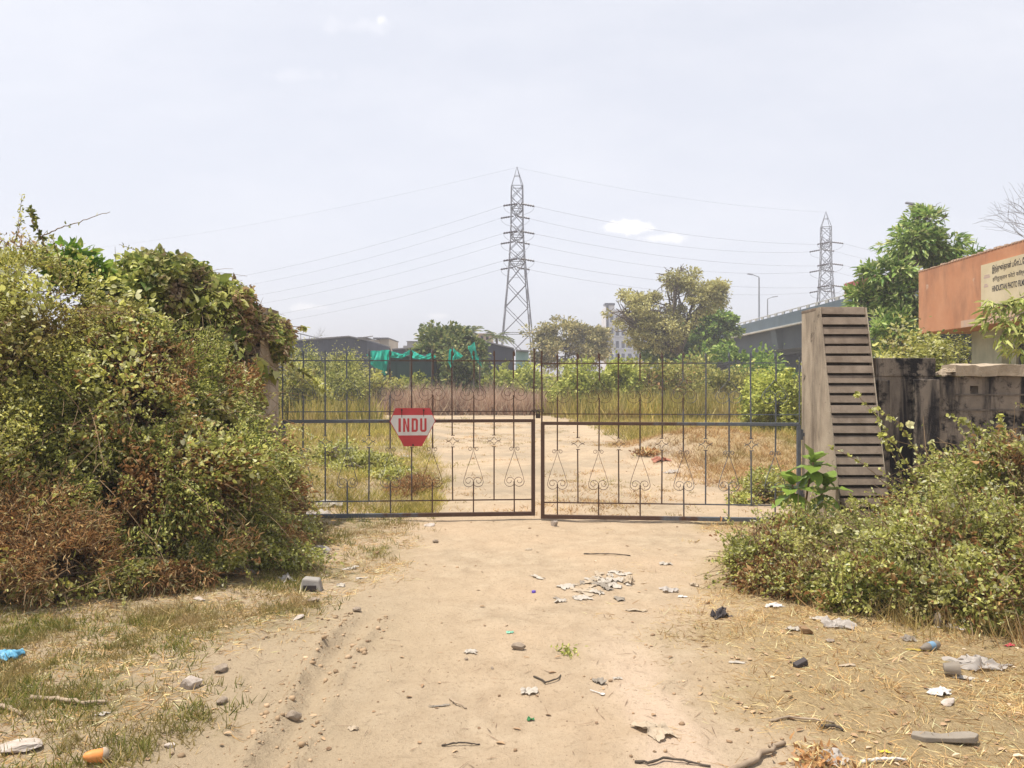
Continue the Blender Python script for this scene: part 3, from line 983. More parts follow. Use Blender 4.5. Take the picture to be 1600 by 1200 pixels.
def pylon(label, loc, rz):
    r = thing('pylon', label, 'pylon', loc, rz, 'lattice pylons')
    lev = [(0, 2.35), (4.2, 2.15), (8.2, 1.82), (11.6, 1.52), (14.6, 1.24), (17.4, 1.02), (19.1, .92), (20.85, .82), (22.6, .78), (24.3, .76), (25.8, .75), (27.3, .73)]
    b = MB()
    legs = [(-1, -1), (1, -1), (1, 1), (-1, 1)]
    for (z0, w0), (z1, w1) in zip(lev[:-1], lev[1:]):
        th = .085 if z0 < 16 else .06
        for k in range(4):
            s0, s1 = legs[k], legs[(k + 1) % 4]
            b.tube([(s0[0] * w0, s0[1] * w0, z0), (s0[0] * w1, s0[1] * w1, z1)], th, 4, False)
            b.tube([(s0[0] * w0, s0[1] * w0, z0), (s1[0] * w1, s1[1] * w1, z1)], .045, 4, False)
            b.tube([(s1[0] * w0, s1[1] * w0, z0), (s0[0] * w1, s0[1] * w1, z1)], .045, 4, False)
            if z1 in (4.2, 8.2, 17.4, 20.85, 24.3, 27.3):
                b.tube([(s0[0] * w1, s0[1] * w1, z1), (s1[0] * w1, s1[1] * w1, z1)], .05, 4, False)
            if z0 == 0:                                # secondary bracing of the splayed base panel
                b.tube([(s0[0] * 2.25, s0[1] * 2.25, 2.1), ((s0[0] + s1[0]) / 2 * 2.2, (s0[1] + s1[1]) / 2 * 2.2, 2.1)], .03, 4, False)
    for k in range(4):
        s0 = legs[k]
        b.tube([(s0[0] * .73, s0[1] * .73, 27.3), (s0[0] * .32, s0[1] * .32, 28.7), (0, 0, 29.9)], [.05, .045, .03], 4, False)
        b.tube([(s0[0] * .32, s0[1] * .32, 28.7), (legs[(k + 1) % 4][0] * .32, legs[(k + 1) % 4][1] * .32, 28.7)], .035, 4, False)
    b.build('lattice_tower', M_steel, r)
    for z in ARMS:
        wz = float(np.interp(z, [l[0] for l in lev], [l[1] for l in lev]))
        for sy in (-1, 1):
            a = MB()
            tip = (0, sy * 3.6, z)
            for sx in (-1, 1):
                a.tube([(sx * wz, sy * wz, z), tip], .055, 4, False)
                a.tube([(sx * wz, sy * wz, z + 1.3), tip], .045, 4, False)
                a.tube([(sx * wz, sy * wz, z + 1.3), (sx * wz * .5, sy * (wz + 3.6) / 2, z)], .03, 4, False)
            a.tube([(-wz * .5, sy * (wz + 3.6) / 2, z), (wz * .5, sy * (wz + 3.6) / 2, z)], .03, 4, False)
            ao = a.build('cross_arm', M_steel, r)
            for sx in (-1, 1):
                i = MB()
                n = 11
                i.tube([(sx * (.25 + 1.7 * k / n), sy * 3.6, z - .08 - .28 * k / n) for k in range(n + 1)],
                       [.07 if k % 2 else .15 for k in range(n + 1)], 7)
                i.build('insulator', M_insul, ao)
            j = MB()
            j.tube([(1.95 * math.cos(t), sy * 3.6, z - .36 - 1.1 * math.sin(t)) for t in np.linspace(0, math.pi, 12)], .02, 4, False)
            j.build('jumper_wire', M_wire, ao)
    return r


P1, P2 = np.array((.65, 100, 0.)), np.array((51.5, 126, 0.))
RZ2 = R(-12)
pylon('tall steel lattice pylon standing clear above the gate', P1, 0.06)
pylon('farther steel lattice pylon rising over the flyover', P2, RZ2)


def wire(p, q, sag, rad=.014, label='power line conductor sagging across the sky'):
    b = MB()
    n = 26
    pts = [p + (q - p) * t + np.array((0, 0, -4 * sag * t * (1 - t))) for t in np.linspace(0, 1, n)]
    c = pts[0].copy()
    b.tube([t - c for t in pts], rad, 4, False)
    o = b.build('power_line', M_wire, None, loc=c)
    tag(o, label, 'power line', 'power lines strung from the pylons')


def att(P, rz, sx, sy, z):
    c, s = math.cos(rz), math.sin(rz)
    x, y_ = sx * 1.95, sy * 3.6
    return np.array((P[0] + x * c - y_ * s, P[1] + x * s + y_ * c, z - .36))
PL = np.array((-128, 172, 0.))
PR = np.array((125, 150, 0.))
for z in ARMS:
    for sy in (-1, 1):
        wire(att(P1, .06, 1, sy, z), att(P2, RZ2, -1, sy, z), 1.1 if sy < 0 else 1.5)
        q = att(PL, .5, 1, sy, z)
        wire(att(P1, .06, -1, sy, z), q, 6.0 if sy < 0 else 6.6)
        wire(att(P2, RZ2, 1, sy, z), att(PR, .3, -1, sy, z), 3.0)
wire(P1 + (0, 0, 29.8), P2 + (0, 0, 29.8), 1.0, .009)
wire(P1 + (0, 0, 29.8), PL + (0, 0, 29.8), 2.8, .009)

# ---------------------------------------------------------------- far sheds and houses
M_shed = surf('slate blue sheet cladding', (.040, .048, .066), (.058, .066, .088), .6, .7, 4, .01)
M_shedroof = surf('grey sheet roof', (.16, .16, .17), (.22, .22, .23), 1, .7, 4, .01)
M_cream = surf('cream wall', (.52, .46, .38), (.60, .54, .46), .5, .9, 5, .01, streak=((.40, .35, .29), .8, .3, .5, .8))
M_grey = surf('grey block wall', (.26, .25, .25), (.34, .33, .33), .8, .9, 5, .01)
M_pinkw = surf('pinkish wall', (.42, .31, .25), (.50, .39, .32), .5, .9, 5, .01)


def shed(label, pxs, D, dep, m, ridge=None, ribs=.6):
    """pxs: (x0, y_eave_left, x1, y_eave_right); gable toward the camera when ridge=(px, py)"""
    x0, e0, x1, e1 = pxs
    a, c = W(x0, e0, D), W(x1, e1, D)
    r = thing('shed', label, 'shed', (a[0], D, 0))
    w = c[0] - a[0]
    b = MB()
    poly = [(0, -.5), (w, -.5), (w, c[2])]
    if ridge:
        q = W(ridge[0], ridge[1], D)
        poly.append((q[0] - a[0], q[2]))
    poly.append((0, a[2]))
    b.prism(poly, 0, dep)
    b.build('wall', m, r)
    tops = poly[2:]
    b = MB()
    for p, q in zip(tops[:-1], tops[1:]):
        b.prism([(p[0], p[1] + .02), (p[0], p[1] + .14), (q[0], q[1] + .14), (q[0], q[1] + .02)], -.3, dep + .3)
    b.build('roof', M_shedroof, r)
    b = MB()
    k = ribs
    while k < w - .2:
        zt_ = np.interp(k, [t[0] for t in tops[::-1]], [t[1] for t in tops[::-1]])
        b.box(k, k + .06, -.05, -.001, -.4, zt_ - .1)
        k += ribs
    b.build('cladding_ribs', m, r)
    return r


shed('wide slate blue shed with a shallow gable behind the thorny scrub', (428, 536, 574, 533), 75, 14, M_shed, (546, 527))
shed('low slate blue shed partly hidden by the round dark tree', (613, 547, 705, 541), 78, 10, M_shed)
shed('slate blue shed with a sloping roof beside the tall pylon', (738, 530, 803, 546), 72, 10, M_shed)
shed('small shed with pale blue sheets under the pylon', (806, 549, 826, 550), 66, 3, surf('pale blue sheet', (.20, .32, .33), (.28, .40, .40), 1), None, .35)
shed('dark green sheet hut behind the torn netting', (595, 556, 676, 558), 47, 4, surf('dark green board', (.045, .075, .075), (.07, .11, .105), .5), None, .9)
hb = thing('house', 'cream flat roofed house behind the torn green netting', 'house', W(566, 600, 95) * (1, 1, 0))
s_ = 95 / F
b = MB(); b.box(0, 26 * s_, 0, 8, -.3, Zp(531, 95)); b.box(26 * s_ + .001, 41 * s_, .4, 8, -.3, Zp(529.5, 95)); b.build('wall', M_cream, hb)
b = MB(); b.box(18 * s_, 42 * s_, -.6, 8.2, Zp(529.4, 95), Zp(527.8, 95)); b.box(-6 * s_, 8 * s_, -.5, 6, Zp(528, 95), Zp(527, 95)); b.build('roof', M_shedroof, hb)
b = MB(); b.box(19 * s_, 20 * s_, -.5, -.3, -.3, Zp(529.5, 95)); b.build('post', M_grey, hb)
b = MB(); b.tube([(2 * s_, 2, Zp(531, 95)), (2 * s_, 2, Zp(524.5, 95))], .06, 6); b.tube([(-3 * s_, 2, Zp(525.5, 95)), (12 * s_, 2, Zp(523.5, 95))], .08, 6); b.build('aerial', M_grey, hb)
hg_ = thing('house', 'grey concrete house with a stepped top left of the round dark tree', 'house', W(630, 600, 120) * (1, 1, 0))
s_ = 120 / F
b = MB(); b.box(0, 6 * s_, 0, 6, -.3, Zp(540, 120)); b.box(6 * s_ + .001, 23 * s_, 0, 6, -.3, Zp(534, 120)); b.box(8 * s_, 12 * s_, -.02, -.001, Zp(546, 120), Zp(540, 120)); b.build('wall', M_grey, hg_)
b = MB(); b.box(5 * s_, 24 * s_, -.3, 6.3, Zp(533.9, 120), Zp(533, 120)); b.build('roof', M_shedroof, hg_)
hp = thing('house', 'pinkish house between two palms behind the sloping shed', 'house', W(742, 600, 118) * (1, 1, 0))
b = MB(); b.box(0, 27 * s_, 0, 6, -.3, Zp(523, 118)); b.build('wall', M_pinkw, hp)
b = MB(); b.box(-.3, 28 * s_, -.4, 6.3, Zp(522.9, 118), Zp(521, 118)); b.build('roof', M_pinkw, hp)
for k in (9, 17):
    b = MB(); b.box(k * s_, (k + 4) * s_, -.05, -.001, Zp(531, 118), Zp(525, 118)); b.build('window', M_dark, hp)
cn = thing('canopy', 'thin sheet canopy on posts on the rooftop behind the vine covered pillar', 'canopy', W(455, 600, 88) * (1, 1, 0))
s_ = 88 / F
b = MB(); b.prism([(0, Zp(519, 88)), (29 * s_, Zp(525.6, 88)), (29 * s_, Zp(524.4, 88)), (0, Zp(517.5, 88))], 0, 4); b.build('roof', M_shedroof, cn)
b = MB()
for k in (2, 14, 27.5):
    b.box(k * s_, (k + .6) * s_, .1, .2, 0, Zp(519 + k * .23, 88))
b.box(0, 29 * s_, .2, 3.9, 0, Zp(533.5, 88))
b.build('frame', M_grey, cn)

# apartment block far behind the trees
M_apt = surf('white apartment render', (.60, .60, .64), (.68, .68, .71), .15, .9, 3, .01, streak=((.50, .50, .53), .3, .1, .5, .8))
M_win = plain('dark window opening', (.07, .08, .11), .4)
ap = thing('apartment_block', 'tall white apartment block half hidden by the large brownish tree', 'apartment block', W(949, 600, 185) * (1, 1, 0))
s_ = 185 / F
HT = Zp(477, 185)
b = MB(); b.box(0, 11 * s_, 0, 12, -.3, HT); b.box(11 * s_ + .001, 56 * s_, 2, 14, -.3, HT - .8); b.box(58 * s_, 140 * s_, 8, 22, -.3, HT - 2); b.build('wall', M_apt, ap)
b = MB(); b.box(-.6, 11.6 * s_, -.4, 3, HT + .001, HT + .5); b.box(-.3, .25, -.3, -.001, -.3, HT); b.build('roof_frame', M_win, ap)
for fl_ in range(6):
    z = 1.2 + fl_ * 3.05
    for (x0, x1, yy_) in ((4.5, 9.5, -.03), (15, 20, 1.97), (24, 29, 1.97), (34, 40, 1.97), (46, 51, 1.97), (66, 72, 7.97), (80, 86, 7.97), (96, 102, 7.97), (114, 120, 7.97)):
        b = MB(); b.box(x0 * s_, x1 * s_, yy_, yy_ + .029, z, z + 1.7)
        wv = b.build('window', M_win, ap)
        b = MB(); b.box(x0 * s_ - .2, x1 * s_ + .2, yy_ - .5, yy_ - .001, z - .35, z - .05); b.build('sill', M_apt, wv)

# torn green shade netting on posts
def net_mat(name, c, a):
    m, g = new_mat(name)
    tcx = g.n('ShaderNodeTexCoord').outputs['Object']
    col = g.mix(g.noise(tcx, 3, 5), tuple(t * .75 for t in c), tuple(t * 1.2 for t in c))
    al = g.maprange(g.noise(tcx, 2.0, 4), .3, .7, a - .1, a + .12)
    finish(g, col, .6, trans=.45, alpha=al)
    return m
M_net = net_mat('green shade net', (.02, .50, .38), .95)
M_net2 = net_mat('thin green shade net', (.02, .48, .37), .82)
def net(label, posts, top, bot, D, sagk, m=M_net, seed=0):
    """cloth hung between pixel columns: top/bot are lists of (px, py)"""
    nxn, nzn = 60, 18
    t = np.linspace(0, 1, nxn)
    pxs = np.linspace(top[0][0], top[-1][0], nxn)
    ty = np.interp(pxs, [p[0] for p in top], [p[1] for p in top])
    by = np.interp(pxs, [p[0] for p in bot], [p[1] for p in bot])
    vs = []
    for j in range(nzn):
        k = j / (nzn - 1)
        py = ty + (by - ty) * k
        fold = .22 * vnoise(pxs * .22 + k * 1.2, np.full(nxn, k * 1.7), 0, seed) + .12 * vnoise(pxs * .6, np.full(nxn, k * 3.0), 0, seed + 3)
        drift = 3.0 * k * vnoise(pxs * .12, np.full(nxn, 2.0), 0, seed + 9)
        q = np.stack([(pxs + drift - 800) / F * D, np.full(nxn, D) + fold * 2.2, CAM_H - (py - 600) / F * D], -1)
        vs.append(q)
    vs = np.concatenate(vs)
    i = np.arange(nxn * nzn).reshape(nzn, nxn)
    q = np.stack([i[:-1, :-1], i[:-1, 1:], i[1:, 1:], i[1:, :-1]], -1).reshape(-1, 4)
    o0 = vs.mean(0)
    r = thing('shade_net', label, 'net', (o0[0], D, 0), 0, 'torn green netting on poles')
    np_mesh('cloth', vs - (o0[0], D, 0), q, m, r, True)
    for px, py in posts:
        b = MB(); p = W(px, py, D); b.tube([(p[0] - o0[0], .1, -.2), (p[0] - o0[0] + .03, .1, p[2] + .1)], .045, 6); b.build('pole', M_pole2, r)
    return r
M_pole2 = plain('weathered bamboo pole', (.13, .11, .09), .8)
net('long torn green net sagging in swags between poles in front of the green hut', [(575, 548), (608, 547), (640, 546), (674, 548)],
    [(573, 551), (580, 548), (608, 547), (616, 550), (628, 553), (641, 546), (652, 552), (664, 557), (672, 551), (680, 556)],
    [(573, 556), (584, 572), (598, 587), (606, 566), (609, 558), (626, 560), (640, 554), (648, 560), (662, 562), (674, 559), (680, 560)], 45, 1, M_net, 2)
net('narrow rag of green net hanging from one pole right of the round dark tree', [(706, 544)],
    [(702, 546), (708, 543.5), (714, 549), (724, 556)], [(703, 566), (706, 575), (711, 562), (724, 557.5)], 45, 1, M_net, 12)
net('tattered green net drooping beside the sloping slate blue shed', [(740, 543), (749, 560)],
    [(731, 541), (737, 538), (741, 533), (746, 555), (751, 562)], [(731, 545), (737, 552), (741, 562), (746, 566), (751, 576)], 45, 1, M_net2, 22)

# ---------------------------------------------------------------- foliage builders
SHAPES = {                                            # (t along, s across, h lift) and faces
    'rhomb': (np.array([(0, 0, 0), (.45, .5, .10), (1, 0, -.05), (.45, -.5, .10)]), [np.array([(0, 1, 2), (0, 2, 3)])]),
    'oval': (np.array([(0, 0, 0), (.22, .42, .08), (.62, .46, .08), (1, 0, -.10), (.62, -.46, .08), (.22, -.42, .08)]), [np.array([(0, 1, 2, 3), (0, 3, 4, 5)])]),
    'heart': (np.array([(0, 0, 0), (-.16, .30, .05), (.22, .56, .12), (.62, .36, .05), (1, 0, -.14), (.62, -.36, .05), (.22, -.56, .12), (-.16, -.30, .05)]),
              [np.array([(0, 1, 2), (0, 2, 3), (0, 3, 4), (0, 4, 5), (0, 5, 6), (0, 6, 7)])]),
    'lance': (np.array([(0, 0, 0), (.30, .5, .03), (.70, .38, -.05), (1, 0, -.22), (.70, -.38, -.05), (.30, -.5, .03), (.35, 0, -.04), (.72, 0, -.11)]),
              [np.array([(0, 1, 6), (0, 6, 5), (2, 3, 7), (7, 3, 4)]), np.array([(1, 2, 7, 6), (6, 7, 4, 5)])]),
    'curl': (np.array([(0, 0, 0), (.25, .35, .30), (.6, .28, .42), (1, 0, .10), (.6, -.34, .36), (.25, -.30, .34)]), [np.array([(0, 1, 2, 3), (0, 3, 4, 5)])]),
}


def unit(a):
    return a / (np.linalg.norm(a, axis=-1, keepdims=True) + 1e-9)


def leaf_geo(P, T, L, Wd, shape, r, flat=.35):
    """leaves at P along T; flat = how much the blades turn face-up"""
    tv, fs = SHAPES[shape]
    n = len(P)
    T = unit(T)
    up = np.array((0, 0, 1.)) * flat + r.normal(0, .55, (n, 3))
    S = unit(np.cross(T, up))
    N = np.cross(S, T)
    L = np.broadcast_to(L, (n,))[:, None, None]
    Wd = np.broadcast_to(Wd, (n,))[:, None, None]
    V = P[:, None, :] + T[:, None, :] * (L * tv[None, :, 0:1]) + S[:, None, :] * (Wd * tv[None, :, 1:2]) + N[:, None, :] * (L * tv[None, :, 2:3])
    k = len(tv)
    off = (np.arange(n) * k)[:, None, None]
    return V.reshape(-1, 3), [(f[None] + off).reshape(-1, f.shape[1]) for f in fs]


class Leaves:
    """several leaf populations of one crown"""
    def __init__(s):
        s.v, s.f, s.m, s.n = [], {}, {}, 0
    def add(s, P, T, L, Wd, shape, r, mi=0, flat=.35):
        v, fs = leaf_geo(P, T, L, Wd, shape, r, flat)
        for f in fs:
            s.f.setdefault(f.shape[1], []).append(f + s.n)
            s.m.setdefault(f.shape[1], []).append(np.full(len(f), mi, np.int32))
        s.v.append(v)
        s.n += len(v)
    def build(s, name, mats, parent=None, origin=(0, 0, 0)):
        ks = sorted(s.f)
        return np_mesh(name, np.concatenate(s.v) - np.asarray(origin), [np.concatenate(s.f[k]) for k in ks], mats, parent,
                       midx=np.concatenate([np.concatenate(s.m[k]) for k in ks]))


def blob(px, py, D, rx, ry, dep):
    """ellipsoid given by the pixels it covers at its distance, and its real half depth"""
    c = W(px, py, D)
    return (c, np.array((rx / F * D, dep, ry / F * D)))


def shell(blobs, n, r, inner=.62, lump=.22, freq=2.2, gap=-9., gfreq=2.0, seed=0, zmin=.02, bury=.55, power=1.0, fuzz=.07):
    """n points in the outer shell of a union of lumpy ellipsoids, with outward directions"""
    area = np.array([(b[1][0] * b[1][1]) + (b[1][0] * b[1][2]) + (b[1][1] * b[1][2]) for b in blobs])
    P, O = [], []
    got, guard = 0, 0
    while got < n and guard < 40:
        guard += 1
        m = int((n - got) * 1.6) + 200
        k = r.choice(len(blobs), m, p=area / area.sum())
        c = np.array([b[0] for b in blobs])[k]
        rad = np.array([b[1] for b in blobs])[k]
        d = unit(r.normal(size=(m, 3)))
        s_ = inner + (1 - inner) * r.random(m) ** power + r.exponential(fuzz, m)
        p0 = c + d * rad
        lm = 1 + lump * fbm(p0[:, 0] * freq, p0[:, 1] * freq, p0[:, 2] * freq, seed, 3, .6)
        p = c + d * rad * (s_ * lm)[:, None]
        ok = p[:, 2] > zmin + gh(p[:, 0], p[:, 1])
        if gap > -5:
            ok &= vnoise(p[:, 0] * gfreq, p[:, 1] * gfreq, p[:, 2] * gfreq, seed + 5) > gap
        for j, b in enumerate(blobs):
            q = (p - b[0]) / (b[1] * bury)
            ok &= ~(((q ** 2).sum(1) < 1) & (k != j))
        P.append(p[ok]); O.append(unit(d[ok] / rad[ok] * rad[ok].mean()))
        got += int(ok.sum())
    return np.concatenate(P)[:n], np.concatenate(O)[:n]


def curve_pts(a, b, n, wob, r, sag=0.0):
    t = np.linspace(0, 1, n)[:, None]
    p = a + (b - a) * t
    L = np.linalg.norm(b - a)
    p = p + np.sin(t * math.pi) * r.normal(0, wob * L, 3)[None] + np.sin(t * 2 * math.pi) * r.normal(0, wob * L * .5, 3)[None]
    p[:, 2] += (-sag * L * np.sin(t[:, 0] * math.pi))
    return p


def limbs(mb, base, blobs, r, tr, per=7, twig=.018, fork=.45, reach=.86, n=6):
    """trunk, a limb into each lobe of the crown and branches fanning out inside the lobe"""
    base = np.asarray(base, float)
    cen = np.mean([b[0] for b in blobs], axis=0)
    low = min(b[0][2] - b[1][2] for b in blobs)
    ft = base + (cen - base) * fork
    ft[2] = max(base[2] + (cen[2] - base[2]) * fork, min(low, cen[2]))
    tp = curve_pts(base, ft, 7, .03, r)
    mb.tube(list(tp), list(np.linspace(tr * 1.25, tr * .8, 7)), 8)
    tips = []
    for c, rad in blobs:
        lp = curve_pts(ft, c, 6, .07, r)
        mb.tube(list(lp), list(np.linspace(tr * .62, tr * .28, 6)), n)
        for k in range(per):
            d = unit(r.normal(size=3) + np.array((0, 0, .35)))
            st = lp[r.integers(2, 6)]
            e = c + d * rad * reach * (.75 + .25 * r.random())
            bp = curve_pts(st, e, 5, .08, r, -.04)
            mb.tube(list(bp), list(np.linspace(tr * .22, twig, 5)), 5, False)
            for q in range(3):
                i = r.integers(2, 5)
                e2 = bp[i] + unit(r.normal(size=3) + d) * rad * .38
                mb.tube(list(curve_pts(bp[i], e2, 4, .08, r)), [twig * 1.1, twig * .9, twig * .7, twig * .4], 4, False)
                tips.append(e2)
            tips.append(e)
    return np.array(tips)


def plant(name, label, cat, base, blobs, n, L, Wd, shape, mat, seed, trunk_mat, tr=.1, per=7, twig=.015, stem='trunk', crown='crown', droop=.25, rnd=.6, group=None,
          clump=0, cr=.5, extra=None, fork=.45, flat=.6, shoots=None, **sh):
    r = np.random.default_rng(seed)
    root = thing(name, label, cat, base, 0, group)
    b0 = np.asarray(base, float)
    mb = MB()
    tips = limbs(mb, b0, blobs, r, tr, per, twig, fork)
    mb.v = [tuple(np.asarray(p) - b0) for p in mb.v]
    mb.build(stem, trunk_mat, root, True)
    lv = Leaves()
    if clump:                                        # leaves gathered in sprays round points of the shell and the twig ends
        cc, co = shell(blobs, clump, r, seed=seed, **sh)
        take = r.integers(0, len(cc), n)
        size = cr * (.55 + .9 * r.random(len(cc)))
        g_ = r.normal(size=(n, 3))
        g_ = unit(g_) * (r.random(n) ** .45)[:, None] * (1, 1, .62)
        P = cc[take] + g_ * size[take][:, None]
        T = co[take] * .7 + g_ * .9 + r.normal(0, rnd, (n, 3)) - np.array((0, 0, droop))
    else:
        P, O = shell(blobs, n, r, seed=seed, **sh)
        T = O + r.normal(0, rnd, P.shape) - np.array((0, 0, droop))
    sz = np.clip(r.normal(1, .26, len(P)), .45, 1.7)
    mats = mat if isinstance(mat, list) else [mat]
    lv.add(P, T, L * sz, Wd * sz, shape, r, 0, flat)
    if extra:
        for (n2, L2, W2, shp2, mi, kw) in extra:
            kk = dict(sh); kk.update(kw)
            P2, O2 = shell(blobs, n2, r, seed=seed + 31, **kk)
            s2 = np.clip(r.normal(1, .25, len(P2)), .45, 1.7)
            lv.add(P2, O2 + r.normal(0, rnd, P2.shape) - np.array((0, 0, droop)), L2 * s2, W2 * s2, shp2, r, mi, flat)
    if shoots:
        st = MB()
        for cnt, sl, per_s, upw in (shoots if isinstance(shoots, list) else [(*shoots, .45)]):
            kk = dict(sh); kk.update(inner=.8, gap=-9.)
            P3, O3 = shell(blobs, cnt, r, seed=seed, **kk)
            for p, o_ in zip(P3, O3):
                d0 = unit(o_ * .8 + r.normal(0, .55, 3) + np.array((0, 0, upw)))
                ln = sl * r.uniform(.45, 1.5)
                t = np.linspace(0, 1, 7)[:, None]
                q = p - d0 * .3 * ln + d0 * ln * t + np.array((0, 0, -.35)) * ln * t * t + r.normal(0, .15 * ln, 3) * t * t
                st.tube(list(q - b0), list(np.linspace(.0042, .0016, 7)), 3, False)
                m = int(per_s * r.uniform(.4, 1.5))
                if m:
                    tt = (r.random(m) ** .8) * 5.99
                    i = tt.astype(int)
                    B = q[i] + (q[i + 1] - q[i]) * (tt - i)[:, None]
                    s3 = r.uniform(.55, 1.25, m)
                    lv.add(B + r.normal(0, .008, B.shape), d0 * .6 + r.normal(0, .8, (m, 3)), L * s3, Wd * s3, shape, r, 0 if r.random() < .75 else len(mats) - 1, flat)
        st.build('twigs', M_stem, root)
    lv.build(crown, mats, root, b0)
    return root


# ---------------------------------------------------------------- foliage materials
M_bark = surf('grey brown bark', (.10, .080, .060), (.20, .165, .13), 5, .95, 30, .01)
M_barkd = surf('dark bark', (.045, .036, .028), (.09, .072, .056), 5, .95, 30, .01)
M_stem = plain('woody weed stem', (.20, .135, .075), .9)
M_stem2 = plain('dry vine stem', (.16, .115, .075), .9)
M_olive = leaf_mat('olive thorn leaves', [(0, (.036, .044, .012)), (.35, (.095, .105, .028)), (.7, (.175, .175, .052)), (.9, (.31, .275, .10)), (1, (.38, .29, .13))], .46, 1.6, dry=((.26, .17, .075), 1.1, .55, .70), gain=3.0)
M_deep = leaf_mat('dark green scrub leaves', [(0, (.024, .034, .010)), (.4, (.066, .080, .022)), (.75, (.125, .135, .038)), (.93, (.24, .225, .075)), (1, (.32, .28, .12))], .46, 1.8, dry=((.18, .125, .055), 1.4, .60, .76), gain=3.0)
M_vine = leaf_mat('vine leaves', [(0, (.030, .048, .014)), (.35, (.080, .10, .028)), (.7, (.15, .165, .050)), (.9, (.27, .26, .09)), (1, (.40, .33, .14))], .38, 1.8, gain=2.7, dry=((.26, .185, .12), 3.2, .50, .62))
M_drylf = leaf_mat('dead vine leaves', [(0, (.085, .060, .038)), (.5, (.19, .140, .090)), (.85, (.33, .26, .17)), (1, (.42, .35, .24))], .3, 2.0, gain=1.5)
M_lime = leaf_mat('pale green weed leaves', [(0, (.045, .054, .015)), (.35, (.115, .125, .036)), (.7, (.22, .215, .070)), (.9, (.34, .31, .12)), (1, (.42, .34, .16))], .46, 1.8, dry=((.30, .20, .095), 1.2, .56, .74), gain=3.0)
M_bright = leaf_mat('fresh green leaves', [(0, (.045, .105, .015)), (.5, (.10, .19, .030)), (1, (.22, .27, .07))], .42, 1.5, gain=1.4)
M_brown = leaf_mat('dead brown twigs and leaves', [(0, (.10, .055, .026)), (.5, (.21, .128, .062)), (.85, (.33, .220, .115)), (1, (.42, .31, .18))], .3, 2.0, gain=1.85)
M_tree1 = leaf_mat('dark mango leaves', [(0, (.030, .048, .018)), (.5, (.065, .090, .030)), (.85, (.125, .145, .055)), (1, (.21, .20, .09))], .28, .5)
M_tree2 = leaf_mat('dusty olive tree leaves', [(0, (.060, .066, .030)), (.5, (.125, .125, .055)), (.85, (.21, .19, .095)), (1, (.29, .24, .13))], .3, .5)
M_tree3 = leaf_mat('yellowing brown tree leaves', [(0, (.085, .088, .036)), (.4, (.17, .165, .070)), (.8, (.27, .245, .115)), (1, (.35, .30, .16))], .38, .4)
M_tree4 = leaf_mat('mid green tree leaves', [(0, (.035, .070, .016)), (.5, (.080, .130, .030)), (1, (.165, .21, .06))], .34, .5)
M_tree5 = leaf_mat('glossy long leaves', [(0, (.040, .080, .022)), (.45, (.090, .140, .040)), (.85, (.17, .22, .08)), (1, (.27, .30, .14))], .32, 1.0, rough=.35)
M_bush = leaf_mat('field shrub leaves', [(0, (.055, .068, .020)), (.45, (.115, .125, .036)), (.85, (.19, .185, .062)), (1, (.27, .24, .10))], .36, .8, gain=2.3)
M_bushb = leaf_mat('light field shrub leaves', [(0, (.070, .095, .022)), (.45, (.14, .165, .042)), (1, (.25, .25, .080))], .38, .8, gain=2.3)
M_calo = leaf_mat('broad waxy leaves', [(0, (.10, .185, .035)), (.5, (.15, .24, .05)), (1, (.22, .31, .085))], .28, 3, rough=.3, amp=.12, gain=1.0)
M_flower = plain('pale yellow petals', (.78, .74, .42), .6, trans=.4)

# ---------------------------------------------------------------- the overgrown hedge on the left
def hb_(px, py, D, rx, ry, dep): return blob(px, py, D, rx, ry, dep)

plant('thorny_shrub', 'tall olive thorny shrub with tan patches filling the left edge above the dead brown bush', 'shrub', on_ground(-30, 950) + (0, 1.2, 0),
      [hb_(-60, 500, 6.7, 120, 130, .7), hb_(30, 470, 6.7, 95, 95, .6), hb_(85, 540, 6.5, 95, 110, .6), hb_(0, 640, 6.2, 140, 120, .6), hb_(-170, 600, 6.4, 150, 200, .9), hb_(60, 720, 6.1, 110, 90, .5)],
      105000, .028, .015, 'oval', [M_olive, M_drylf, M_lime], 101, M_stem, .03, 8, .004, 'stems', 'foliage', lump=.42, freq=1.9, gap=-.06, gfreq=2.9, inner=.35, shoots=[(420, .32, 34, .45), (90, .75, 60, .2), (160, .6, 1, .0)],
      extra=[(16000, .035, .013, 'curl', 1, dict(gfreq=2.0, gap=.0)), (9000, .046, .032, 'oval', 2, dict(gfreq=1.8, gap=.05, inner=.85))])
plant('scrub_shrub', 'dense dark green scrub in the middle of the left hedge below the vine mound', 'shrub', on_ground(205, 905) + (0, .5, 0),
      [hb_(190, 560, 7.0, 95, 80, .5), hb_(200, 650, 6.5, 120, 100, .6), hb_(290, 640, 6.9, 90, 110, .5), hb_(215, 770, 6.1, 135, 105, .5), hb_(120, 680, 6.3, 70, 80, .5), hb_(310, 760, 6.5, 95, 100, .45)],
      105000, .028, .0145, 'oval', [M_deep, M_brown, M_lime], 102, M_stem2, .03, 9, .004, 'stems', 'foliage', lump=.42, freq=2.1, gap=-.02, gfreq=2.8, inner=.35, shoots=[(380, .30, 30, .3), (110, .8, 70, .0), (220, .6, 1, -.1)],
      extra=[(24000, .045, .008, 'curl', 1, dict(gfreq=2.2, gap=-.05)), (15000, .044, .030, 'oval', 2, dict(gfreq=1.8, gap=.0, inner=.8))])
